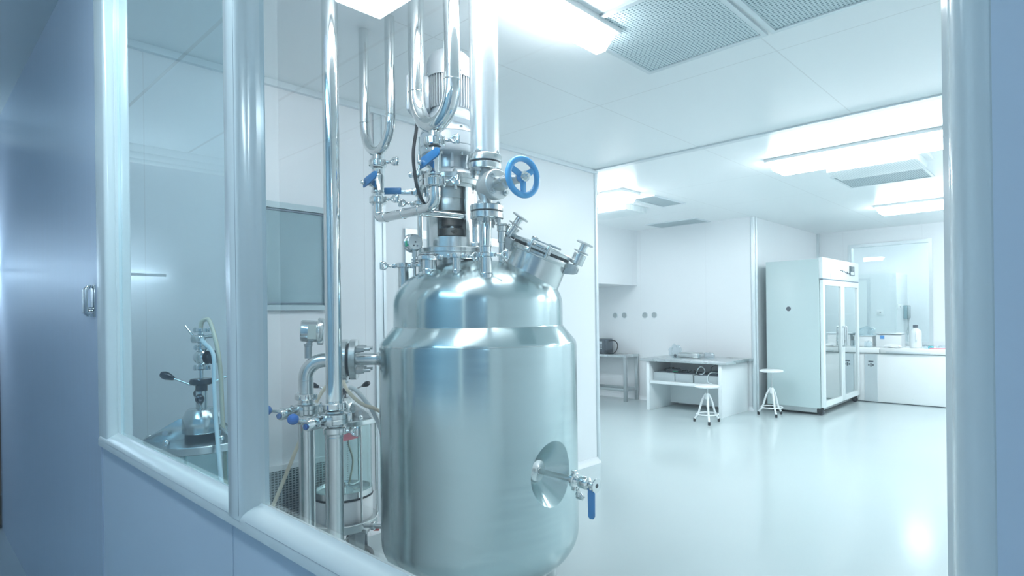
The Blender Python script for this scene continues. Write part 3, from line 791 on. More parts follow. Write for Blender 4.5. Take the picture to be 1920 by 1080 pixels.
# standing pipe in front
P1 = at(626, 700, 2.35); p1x, p1y = P1.x, P1.y
def p1(y): return V((p1x, p1y, EYE - (y - 595.5) / FPX * 2.35))
sp = thing('standing_pipe', 'tall vertical steel pipe from floor to ceiling left of the tank', 'pipe', (p1x, p1y, 0))
MB().cyl(p1(758), (p1x, p1y, ZC - 0.001), 0.031, seg=32).torus(p1(752), ZV, 0.031, 0.0018, 32, 6).build('upper_pipe', 'polish', sp)
MB().cyl((p1x, p1y, 0.02), p1(808), 0.0315, seg=32).torus(p1(819), ZV, 0.0315, 0.0022, 32, 6).cyl((p1x, p1y, 0), (p1x, p1y, 0.02), 0.055, seg=32).build('lower_pipe', 'steel', sp)
ring_clamp(p1(761), ZV, 0.047, RV * 0.7 - FV * 0.6, sp, h=0.026, nut=False)
ring_clamp(p1(807), ZV, 0.0435, RV * 0.75 - FV * 0.5, sp, h=0.026)

def butterfly(c, r, label, hdir, elev):
    t = thing('butterfly_valve', label, 'valve', c)
    MB().lathe([(0.026, -0.030), (0.034, -0.030), (0.036, -0.024), (r - 0.004, -0.021), (r, -0.018), (r, -0.002), (r - 0.002, 0), (r, 0.002), (r, 0.018), (r - 0.004, 0.021), (0.036, 0.024), (0.034, 0.030), (0.026, 0.030)], c, ZV, 40, closed=True).build('body', 'steel', t)
    hd = V(hdir).normalized(); sd = ZV.cross(hd)
    for a in (35, 145, 215, 325):
        k = MB()
        d = hd * math.cos(math.radians(a)) + sd * math.sin(math.radians(a))
        k.box(c + d * (r + 0.005), (0.018, 0.02, 0.036), Matrix((d, ZV.cross(d), ZV)).transposed(), 0.003)
        k.cyl(c + d * (r + 0.006) - ZV * 0.024, c + d * (r + 0.006) + ZV * 0.024, 0.004, seg=10)
        k.build('bolt_lug', 'steel', t)
    b0 = c + hd * (r - 0.002)
    bx = hd
    g = MB().lathe([(0, 0), (0.016, 0), (0.018, 0.005), (0.0225, 0.028), (0.0245, 0.032), (0.0245, 0.072), (0.022, 0.078), (0, 0.078)], b0, bx, 28)
    g.build('grip', 'polish', t)
    side = sd if sd.dot(FV) < 0 else -sd
    h_ = MB()
    for zz in (0.014, -0.012):
        h_.lathe([(0, 0), (0.0035, 0), (0.0035, 0.001), (0, 0.001)], b0 + bx * 0.05 + (side * 0.88 + ZV * (0.47 if zz > 0 else -0.2)).normalized() * 0.0242, (side * 0.88 + ZV * (0.47 if zz > 0 else -0.2)), 12)
    h_.build('set_screw', 'darkin', t)
    e0 = b0 + bx * 0.077
    MB().lathe([(0, 0), (0.011, 0), (0.012, 0.003), (0.010, 0.007), (0, 0.008)], e0 - ZV * 0.006, bx, 20).build('end_plug', 'ballblue', t, label='blue end plug')
    rd = (hd + ZV * elev).normalized()
    r0 = b0 + bx * 0.066 + ZV * 0.010
    MB().cyl(r0, r0 + rd * 0.060, 0.0065, seg=14).build('lever_rod', 'steel', t)
    MB().ball(r0 + rd * 0.068, 0.0205, 24).build('lever_ball', 'ballblue', t, label='glossy blue ball knob')
    return t
HD = (-RV * 0.50 - FV * 0.86 - ZV * 0.04)
butterfly(p1(785), 0.052, 'steel butterfly valve on the front standing pipe, blue ball lever to the left', HD, 0.36)
butterfly(V((elb.x, elb.y, 1.4 - (767 - 596) / FPX * 2.593)), 0.053, 'steel butterfly valve on the rear elbow pipe, farther of the two blue ball levers', HD, 0.28)

# ================================================================== AGITATOR DRIVE
AG = at(848, 478, 2.75); ax_, ay_ = AG.x, AG.y
def az(y): return EYE + (593 - y) / FPX * 2.75
def A(z): return V((ax_, ay_, z))
ag = thing('agitator_drive', 'silver motor and gearbox standing on a steel lantern on the tank top', 'motor', A(az(490)))
zt = az(490)
MB().lathe([(0.0, zt - 0.05), (0.10, zt - 0.05), (0.10, zt - 0.002), (0.150, zt), (0.153, zt + 0.003), (0.153, zt + 0.027), (0.150, zt + 0.030), (0.153, zt + 0.033), (0.153, zt + 0.050), (0.149, zt + 0.054), (0.0, zt + 0.054)], A(0), ZV, 64).build('base_flange', 'steel', ag)
# lantern with two windows
z0, z1 = zt + 0.054, az(350)
ln = MB(); RL = 0.115
w0, w1 = az(449), az(358)
front = math.degrees(math.atan2(-FV.y, -FV.x)) + 11
def sect(a0, a1, za, zb, n=14):
    vs = []
    for k in range(n + 1):
        a = math.radians(a0 + (a1 - a0) * k / n); d = V((math.cos(a), math.sin(a), 0))
        vs.append([ln.b.verts.new(A(z) + d * r) for r, z in ((RL, za), (RL, zb), (RL - 0.010, zb), (RL - 0.010, za))])
    for k in range(n):
        for j in range(4): ln.face([vs[k][j], vs[k][(j + 1) % 4], vs[k + 1][(j + 1) % 4], vs[k + 1][j]])
    ln.face(vs[0]); ln.face(vs[-1])
HWIN = 33
sect(front + HWIN, front + 360 - HWIN, w0, w1, 44)
ln.lathe([(RL - 0.010, z0), (RL, z0), (RL, w0), (RL - 0.010, w0)], A(0), ZV, 64, closed=True)
ln.lathe([(RL - 0.010, w1), (RL, w1), (RL, z1), (RL - 0.010, z1)], A(0), ZV, 64, closed=True)
ln.build('lantern', 'steel', ag)
sh = MB().lathe([(0, z0), (0.062, z0), (0.062, z0 + 0.05), (0.050, z0 + 0.06), (0, z0 + 0.06)], A(0), ZV, 40).build('seal_housing', 'white', ag)
MB().cyl(A(z0 + 0.058), A(z1 - 0.10), 0.024, seg=28).build('shaft', 'polish', ag)
MB().lathe([(0.024, z0 + 0.060), (0.060, z0 + 0.060), (0.060, z0 + 0.092), (0.024, z0 + 0.092)], A(0), ZV, 32, closed=True).cyl(A(z0 + 0.076) - FV * 0.045, A(z0 + 0.076) - FV * 0.064 + RV * 0.03, 0.010, seg=6).build('shaft_collar', 'rust', ag)
MB().cyl(A(z1 - 0.185), A(z1 - 0.12), 0.046, seg=32).build('coupling', 'rust', ag)
MB().lathe([(0, z1 - 0.125), (0.083, z1 - 0.125), (0.085, z1 - 0.118), (0.085, z1 - 0.07), (0.083, z1 - 0.066), (0.085, z1 - 0.062), (0.085, z1 - 0.01), (0, z1 - 0.01)], A(0), ZV, 40).build('coupling_disc', 'cast', ag)
# upper flange pair
MB().lathe([(0.0, z1 - 0.012), (0.143, z1 - 0.012), (0.146, z1 - 0.009), (0.146, z1 + 0.010), (0.143, z1 + 0.013), (0.146, z1 + 0.016), (0.146, z1 + 0.034), (0.142, z1 + 0.038), (0.105, z1 + 0.040), (0, z1 + 0.040)], A(0), ZV, 64).build('top_flange', 'steel', ag)
for k in range(6):
    a = math.radians(30 + 60 * k); d = V((math.cos(a), math.sin(a), 0)) * 0.130
    MB().cyl(A(z1 - 0.040) + d, A(z1 + 0.052) + d, 0.006, seg=10).cyl(A(z1 - 0.022) + d, A(z1 - 0.012) + d, 0.012, seg=6).cyl(A(z1 + 0.038) + d, A(z1 + 0.048) + d, 0.012, seg=6).build('flange_bolt', 'dull', ag)
# gear box: foot cone, ribbed neck, drums
zf = z1 + 0.040
gb = MB().lathe([(0, zf), (0.108, zf), (0.104, zf + 0.012), (0.085, zf + 0.030), (0.070, zf + 0.038), (0.068, zf + 0.090), (0.115, zf + 0.092), (0.135, zf + 0.096), (0.138, zf + 0.102), (0.138, zf + 0.124), (0.135, zf + 0.127), (0.138, zf + 0.130), (0.138, zf + 0.182), (0.135, zf + 0.185), (0.138, zf + 0.188), (0.136, zf + 0.196),
                    (0.128, zf + 0.199), (0.086, zf + 0.202), (0.083, zf + 0.206), (0.083, zf + 0.238), (0.092, zf + 0.243), (0.106, zf + 0.252), (0.108, zf + 0.262), (0.104, zf + 0.280), (0.0, zf + 0.284)], A(0), ZV, 64).build('gearbox', 'motor', ag)
for k in range(8):
    a = math.radians(45 * k + 10); d = V((math.cos(a), math.sin(a), 0)); t_ = ZV.cross(d)
    MB().prism([(0.060, zf + 0.03), (0.098, zf + 0.03), (0.092, zf + 0.055), (0.102, zf + 0.093), (0.060, zf + 0.093)], A(0), d, ZV, 0.012, 0.001).build('rib', 'motor', gb)
for k in range(8):
    a = math.radians(45 * k + 32); d = V((math.cos(a), math.sin(a), 0)) * 0.098
    MB().cyl(A(zf + 0.080) + d * 1.18, A(zf + 0.093) + d * 1.18, 0.008, seg=6).build('gear_bolt', 'steel', gb)
    MB().cyl(A(zf + 0.198) + d * 1.12, A(zf + 0.214) + d * 1.12, 0.008, seg=6).build('gear_bolt', 'steel', gb)
zm = zf + 0.284; ztop = az(96)
mo_ = MB().lathe([(0, zm - 0.004), (0.088, zm - 0.002), (0.090, zm + 0.020), (0.084, zm + 0.028), (0.084, ztop - 0.09), (0, ztop - 0.09)], A(0), ZV, 48).build('motor_housing', 'motor', ag)
fn = MB()
for k in range(44):
    a = 2 * math.pi * k / 44; d = V((math.cos(a), math.sin(a), 0))
    fn.prism([(0.080, zm + 0.030), (0.098, zm + 0.022), (0.102, zm + 0.036), (0.102, ztop - 0.125), (0.080, ztop - 0.125)], A(0), d, ZV, 0.0045)
fn.build('cooling_fins', 'motor', mo_)
cap = [(0.106, ztop - 0.140), (0.106, ztop - 0.082)] + [(0.106 * math.cos(math.pi / 2 * k / 12) ** 0.8, ztop - 0.082 + 0.082 * math.sin(math.pi / 2 * k / 12)) for k in range(1, 12)] + [(0.0, ztop)]
MB().lathe([(0, ztop - 0.140)] + cap, A(0), ZV, 56).build('fan_cover', 'motor', ag)
for a_ in (-75, 30, -10):
    a = math.radians(front + a_); d = V((math.cos(a), math.sin(a), 0))
    MB().lathe([(0, 0), (0.006, 0), (0.0055, 0.003), (0, 0.004)], A(ztop - 0.122) + d * 0.1055, d, 12).build('cover_screw', 'dull', ag)
tbx = at(764, 180, 2.72)
MB().box(V((ax_, ay_, tbx.z)) - RV * 0.125, (0.09, 0.15, 0.15), Matrix((RV, FV, ZV)).transposed(), 0.010).box(V((ax_, ay_, tbx.z)) - RV * 0.178, (0.016, 0.158, 0.158), Matrix((RV, FV, ZV)).transposed(), 0.006).build('terminal_box', 'motor', ag)
kb = [at(783, 205, 2.74), at(781, 240, 2.70), at(775, 285, 2.66), at(777, 320, 2.66), at(782, 350, 2.66), at(790, 372, 2.68), at(800, 388, 2.72)]
def smooth(pts, n=6):
    pts = [V(p) for p in pts]; P = [pts[0] * 2 - pts[1]] + pts + [pts[-1] * 2 - pts[-2]]; out = []
    for i in range(1, len(P) - 2):
        for k in range(n):
            t = k / n; a, b_, c_, d_ = P[i - 1], P[i], P[i + 1], P[i + 2]
            out.append(0.5 * ((2 * b_) + (c_ - a) * t + (2 * a - 5 * b_ + 4 * c_ - d_) * t * t + (3 * b_ - a - 3 * c_ + d_) * t ** 3))
    out.append(P[-2]); return out
MB().tube(smooth(kb), 0.0075, 12).build('power_cable', 'rubber', ag, label='black power cable')

# ================================================================== U-BENDS, VALVES, CONNECTING PIPES
def u_pipe(name, label, pl_, pr_, zr, r, semi, mat='polish'):
    l, r_ = V((pl_.x, pl_.y, 0)), V((pr_.x, pr_.y, 0)); mid = (l + r_) / 2; hv = (r_ - l) / 2
    t = thing(name, label, 'pipe', mid + ZV * (zr - semi))
    pts = []
    n = 28
    for k in range(n + 1):
        a = math.pi * k / n
        s = math.sin(a); cc = -math.cos(a)
        pts.append(mid + hv * cc + ZV * (zr - semi * (s ** 0.92)))
    MB().tube(pts, r, 28).build('u_bend', mat, t)
    for e in (l, r_):
        MB().cyl(e + ZV * zr, e + ZV * (ZC - 0.001), r, seg=28).torus(e + ZV * zr, ZV, r, 0.0022, 28, 6).build('riser', mat, t)
    return t, mid
tA, midA = u_pipe('u_bend_pipe', 'thin U-shaped steel pipe hanging from the ceiling above the small ball valve', at(683.5, 232, 2.80), at(732, 213, 2.68), 2.316, 0.0222, 0.150)
tB, midB = u_pipe('u_bend_pipe', 'thick U-shaped steel pipe in front of the motor', at(781, 177, 2.53), at(848, 147, 2.40), 2.357, 0.0340, 0.162)
dA, dB = 2.74, 2.46
def colA(x, y): 
    p = at(x, y, dA); return V((midA.x, midA.y, p.z))
def colB(x, y):
    p = at(x, y, dB); return V((midB.x, midB.y, p.z))
MB().cyl(V((midA.x, midA.y, 2.175)), colA(707, 306), 0.017, seg=24).build('outlet', 'polish', tA)
MB().cyl(V((midB.x, midB.y, 2.20)), colB(816, 266), 0.022, seg=24).build('outlet', 'polish', tB)
ring_clamp(colA(707, 307), ZV, 0.040, XV, tA, h=0.030, nlen=1.15)
ring_clamp(colB(816, 266), ZV, 0.046, XV, tB, h=0.034, nlen=1.15)

def ball_valve(label, top, bot, r, parent_r, hl, hh, group=None):
    """vertical ball valve: stem towards the corridor, blue handle plate across it"""
    top, bot = V(top), V(bot); L = (top - bot).length
    t = thing('ball_valve', label, 'valve', bot)
    rr = parent_r
    MB().lathe([(0, 0), (rr, 0), (rr, L * 0.08), (r * 1.06, L * 0.10), (r * 1.1, L * 0.13), (r * 1.1, L * 0.19), (r, L * 0.22), (r, L * 0.76), (r * 0.96, L * 0.80), (r * 0.8, L * 0.85), (rr, L * 0.87), (rr, L), (0, L)], bot, ZV, 36).build('body', 'polish', t)
    c = bot + ZV * L * 0.42; s = -YV
    MB().cyl(c, c + s * (r + 0.016), 0.0145, seg=24, bev=0.002).cyl(c + s * (r + 0.014), c + s * (r + 0.052), 0.0075, seg=16).build('stem', 'polish', t)
    hp = c + s * (r + 0.036)
    k = 0.012
    MB().prism([(-0.016, -hh * 0.55), (-0.016, hh * 0.35), (0.0, hh * 0.62), (hl * 0.85, hh * 0.80), (hl, hh * 0.62), (hl * 1.02, -0.0 * hh), (hl * 0.9, -hh * 0.22), (0.02, -hh * 0.5)], hp, XV + ZV * 0.16, ZV, 0.008, 0.002).prism([(0, 0), (0.03, -0.02), (0.03, 0.012), (0.006, 0.02)], c + s * (r + 0.012) + XV * 0.014 - ZV * 0.006, XV, ZV, 0.005).build('handle', 'blue', t, label='blue vinyl-covered handle')
    MB().cyl(hp + s * 0.003, hp + s * 0.013, 0.0125, seg=6).ball(hp + s * 0.014, 0.010, 16).build('handle_nut', 'polish', t)
    return t
ball_valve('small ball valve with blue handle under the thin U-shaped pipe', colA(708, 318), colA(708, 367), 0.0275, 0.016, 0.094, 0.034)
ball_valve('ball valve with blue handle under the thick U-shaped pipe', colB(818, 277), colB(818, 334), 0.0255, 0.020, 0.112, 0.038)

cp = thing('connecting_pipe', 'polished pipe linking both ball valves and running down to the dome', 'pipe', colB(818, 400))
eA, eB = colA(707, 409), colB(820, 389)
zD = (eA.z + eB.z) / 2
eA.z = eB.z = zD
MB().tube(fillet([colA(707, 376), eA, eB, colB(818, 342)], [0.030, 0.062], 10), 0.0215, 26).torus(eA.lerp(eB, 0.16), (eB - eA), 0.0215, 0.002, 26, 6).torus(eA.lerp(eB, 0.48), (eB - eA), 0.0215, 0.002, 26, 6).torus(eA.lerp(eB, 0.76), (eB - eA), 0.0215, 0.002, 26, 6).build('cross_pipe', 'polish', cp)
ring_clamp(colA(707, 376), ZV, 0.040, XV, cp, h=0.030, nlen=1.15)
ring_clamp(colB(818, 342), ZV, 0.045, XV, cp, h=0.036, nlen=1.1)
tee = eA.lerp(eB, 0.62)
ed = V((pD.x, pD.y, zD - 0.004))
MB().tube(fillet([tee, ed, pD + ZV * 0.0], [0.050], 10), 0.0165, 24).build('branch_pipe', 'polish', cp)
MB().cyl(pD - ZV * 0.004, pD + ZV * 0.016, 0.030, seg=28, bev=0.003).build('ferrule', 'polish', cp)

# small lever valve behind the big flange, its handle pointing left
lv = thing('lever_valve', 'small valve with flat dark blue lever behind the agitator flange', 'valve', at(786, 400, 2.84))
lc = at(787, 362, 2.84)
MB().cyl(lc - ZV * 0.075, lc + ZV * 0.115, 0.013, seg=20).cyl(lc - ZV * 0.018, lc + ZV * 0.018, 0.024, seg=24, bev=0.003).build('body', 'polish', lv)
lr = (-RV - ZV * 0.02).normalized()
MB().box(lc - FV * 0.030 + RV * -0.02, (0.03, 0.012, 0.03), Matrix((RV, FV, ZV)).transposed(), 0.003).cyl(lc - FV * 0.05, lc, 0.008, seg=14).build('stem', 'polish', lv)
MB().box(lc - FV * 0.044 - RV * 0.052 - ZV * 0.004, (0.05, 0.007, 0.022), Matrix((RV, FV, ZV)).transposed(), 0.002).build('lever_shank', 'steel', lv)
MB().box(lc - FV * 0.044 - RV * 0.118 + ZV * 0.002, (0.084, 0.012, 0.031), Matrix((RV, FV, ZV)).transposed(), 0.004).build('lever', 'blue', lv, label='flat dark blue lever')
ring_clamp(lc - ZV * 0.052, ZV, 0.032, -RV, lv, h=0.022)
ring_clamp(lc + ZV * 0.088, ZV, 0.038, -RV, lv, h=0.026, nut=False)
MB().cyl(lc + ZV * 0.10, lc + ZV * 0.27, 0.006, seg=12).cyl(lc + ZV * 0.15, lc + ZV * 0.18, 0.011, seg=14).build('sample_tube', 'polish', lv)
# drops to the dome
MB().cyl(V((lc.x, lc.y, 1.47)), lc - ZV * 0.07, 0.013, seg=18).build('down_pipe', 'steel', lv)

# ================================================================== VAPOUR PIPE AND GLOBE VALVE
dC = 2.47
vc = at(910, 350, dC); vx, vy = vc.x, vc.y
def cz(y, d=dC): return EYE + (592 - y) / FPX * d
def C_(z): return V((vx, vy, z))
vp = thing('vapour_pipe', 'wide pale vertical pipe coming down from the ceiling onto the flanged valve', 'pipe', C_(cz(291)))
MB().lathe([(0.0, cz(292)), (0.058, cz(292)), (0.060, cz(288)), (0.059, cz(284)), (0.060, cz(280)), (0.060, ZC - 0.001), (0, ZC - 0.001)], C_(0), ZV, 48).build('pipe', 'pale', vp)
MB().lathe([(0.03, cz(305)), (0.066, cz(305)), (0.069, cz(304)), (0.069, cz(294)), (0.066, cz(292)), (0.03, cz(292))], C_(0), ZV, 48, closed=True).build('flange', 'steel', vp)
MB().lathe([(0.02, cz(307.5)), (0.063, cz(307.5)), (0.063, cz(305)), (0.02, cz(305))], C_(0), ZV, 40, closed=True).build('gasket', 'rubber', vp)

gv = thing('globe_valve', 'flanged steel globe valve with round blue handwheel', 'valve', C_(cz(397)))
MB().lathe([(0, cz(320)), (0.066, cz(320)), (0.069, cz(318.5)), (0.069, cz(309)), (0.066, cz(307.5)), (0, cz(307.5))], C_(0), ZV, 48).build('top_flange', 'steel', gv)
lo = V((vx, vy, 0)) + RV * 0.004
def Cl(z): return V((lo.x, lo.y, z))
MB().lathe([(0, cz(397)), (0.066, cz(397)), (0.069, cz(396)), (0.069, cz(387)), (0.066, cz(385.5)), (0, cz(385.5))], Cl(0), ZV, 48).build('bottom_flange', 'steel', gv)
def bolts(zl, zh, c, parent, n=4, off=45, rad=0.056):
    for k in range(n):
        a = math.radians(off + 360 / n * k); d = V((math.cos(a), math.sin(a), 0)) * rad
        MB().cyl(c(zl) + d, c(zh) + d, 0.0065, seg=12).cyl(c(zl + 0.012) + d, c(zl + 0.026) + d, 0.0125, seg=6).cyl(c(zh - 0.018) + d, c(zh - 0.006) + d, 0.0125, seg=6).build('bolt', 'dull', parent)
bolts(cz(332), cz(291) + 0.012, C_, gv, 4, 20)
gax = (RV * 0.68 - FV * 0.735 + ZV * 0.0).normalized()
gc = C_(cz(352))
gbd = MB().tube([C_(cz(319)), C_(cz(326)), C_(cz(335)), C_(cz(345)) - gax * 0.004, C_(cz(356)) - gax * 0.004, C_(cz(366)), C_(cz(376)) + RV * 0.004, Cl(cz(386))],
           [0.031, 0.027, 0.029, 0.036, 0.036, 0.030, 0.025, 0.027], 28)
gbd.cyl(gc - gax * 0.005, gc + gax * 0.060, 0.040, 0.042, seg=32)
gbd.build('body', 'cast', gv)
bn = MB().lathe([(0, 0.050), (0.058, 0.050), (0.061, 0.053), (0.061, 0.068), (0.0615, 0.070), (0.061, 0.072), (0.061, 0.088), (0.058, 0.091), (0.030, 0.094), (0.026, 0.110), (0.024, 0.135), (0.028, 0.140), (0.028, 0.152), (0.018, 0.156), (0.016, 0.180), (0.013, 0.184), (0, 0.184)], gc, gax, 44).build('bonnet', 'cast', gv)
gs = gax.cross(ZV).normalized(); gu = gs.cross(gax)
for k in range(4):
    a = math.radians(45 + 90 * k); d = gs * (0.045 * math.cos(a)) + gu * (0.045 * math.sin(a))
    MB().cyl(gc + d + gax * 0.040, gc + d + gax * 0.112, 0.006, seg=10).cyl(gc + d + gax * 0.090, gc + d + gax * 0.102, 0.0125, seg=6).build('bonnet_bolt', 'steel', bn)
yk = MB()
for s in (-1, 1):
    yk.tube(fillet([gc + gax * 0.100 + gs * s * 0.024, gc + gax * 0.14 + gs * s * 0.034, gc + gax * 0.205 + gs * s * 0.034, gc + gax * 0.222 + gs * s * 0.008], 0.02, 5), 0.0085, 12)
yk.cyl(gc + gax * 0.205, gc + gax * 0.232, 0.018, seg=24).cyl(gc + gax * 0.128 + gs * 0.032, gc + gax * 0.160 + gs * 0.040, 0.009, seg=12)
yk.build('yoke', 'cast', gv)
MB().cyl(gc + gax * 0.15, gc + gax * 0.290, 0.0075, seg=16).cyl(gc + gax * 0.262, gc + gax * 0.270, 0.020, seg=28, bev=0.002).cyl(gc + gax * 0.270, gc + gax * 0.280, 0.0125, seg=6).build('stem', 'polish', gv)
hw = MB(); wc = gc + gax * 0.252
hw.torus(wc, gax, 0.0705, 0.0122, 56, 14)
hw.lathe([(0.006, -0.014), (0.019, -0.014), (0.021, 0.0), (0.019, 0.010), (0.006, 0.010)], wc, gax, 28, closed=True)
for k in range(3):
    a = math.radians(-92 + 120 * k); d = gs * math.cos(a) + gu * math.sin(a); t_ = gax.cross(d)
    hw.prism([(0.012, -0.0125), (0.066, -0.0115), (0.066, 0.0115), (0.012, 0.0125)], wc, d, t_, 0.009, 0.002)
hw.build('handwheel', 'wheel', gv, label='blue enamelled three-spoke handwheel')

dp = thing('dip_pipe', 'short vertical pipe with flange under the handwheel valve, standing on the dome', 'pipe', Cl(cz(484)))
MB().lathe([(0.0, cz(411)), (0.066, cz(411)), (0.069, cz(410)), (0.069, cz(400)), (0.066, cz(398.7)), (0, cz(398.7))], Cl(0), ZV, 48).build('flange', 'steel', dp)
MB().lathe([(0.02, cz(398.8)), (0.063, cz(398.8)), (0.063, cz(397)), (0.02, cz(397))], Cl(0), ZV, 40, closed=True).build('gasket', 'rubber', dp)
bolts(cz(424), cz(384) + 0.008, Cl, dp, 4, 20)
MB().cyl(pE + ZV * 0.044, Cl(cz(410)), 0.0205, seg=28).torus(pE + ZV * 0.05, ZV, 0.0205, 0.003, 28, 6).build('pipe', 'polish', dp)
# second thin pipe right behind it
dq = at(904, 430, 2.56)
MB().cyl(V((dq.x, dq.y, dome_z(0.2) - 0.01)), V((dq.x, dq.y, cz(411) + 0.002)), 0.013, seg=18).build('side_pipe', 'polish', dp)

# ================================================================== PRESSURE GAUGE
pgc = at(777, 455, 2.60)
pg = thing('pressure_gauge', 'round steel pressure gauge on a thin stem left of the agitator', 'gauge', pgc - ZV * 0.16)
pa = (RV * 0.62 - FV * 0.78 + ZV * 0.02).normalized()
MB().lathe([(0, 0.012), (0.032, 0.012), (0.0355, 0.008), (0.0355, -0.016), (0.039, -0.018), (0.041, -0.022), (0.041, -0.032), (0.037, -0.036), (0, -0.036)], pgc, pa, 40).build('case', 'steel', pg)
bk = MB()
for dx_, dy_ in ((0.0, 0.002), (-0.008, -0.014), (0.008, -0.014)):
    s_ = pa.cross(ZV).normalized()
    bk.lathe([(0, 0), (0.0038, 0), (0.0032, 0.0025), (0, 0.003)], pgc + pa * 0.0118 + s_ * dx_ + ZV * dy_, pa, 10)
bk.build('back_screw', 'greyd', pg)
s_ = pa.cross(ZV).normalized()
tl_ = -RV * 0.78 - FV * 0.62
tl_ = (tl_ - pa * tl_.dot(pa)).normalized()
MB().prism([(-0.010, -0.018), (0.006, -0.018), (0.006, 0.006), (-0.010, 0.006)], pgc + tl_ * 0.0345 - pa * 0.004, pa, ZV, 0.004).build('print', 'green', pg, label='green print on the rim')
zb_ = 1.535
MB().cyl(pgc - ZV * 0.036, pgc - ZV * 0.062, 0.011, seg=16).cyl(pgc - ZV * 0.055, V((pgc.x, pgc.y, zb_)), 0.006, seg=14).cyl(pgc - ZV * 0.072, pgc - ZV * 0.078, 0.014, seg=20).cyl(pgc - ZV * 0.084, pgc - ZV * 0.090, 0.014, seg=20).build('stem', 'dull', pg)
ring_clamp(pgc - ZV * 0.100, ZV, 0.018, RV, pg, h=0.012, nut=False)

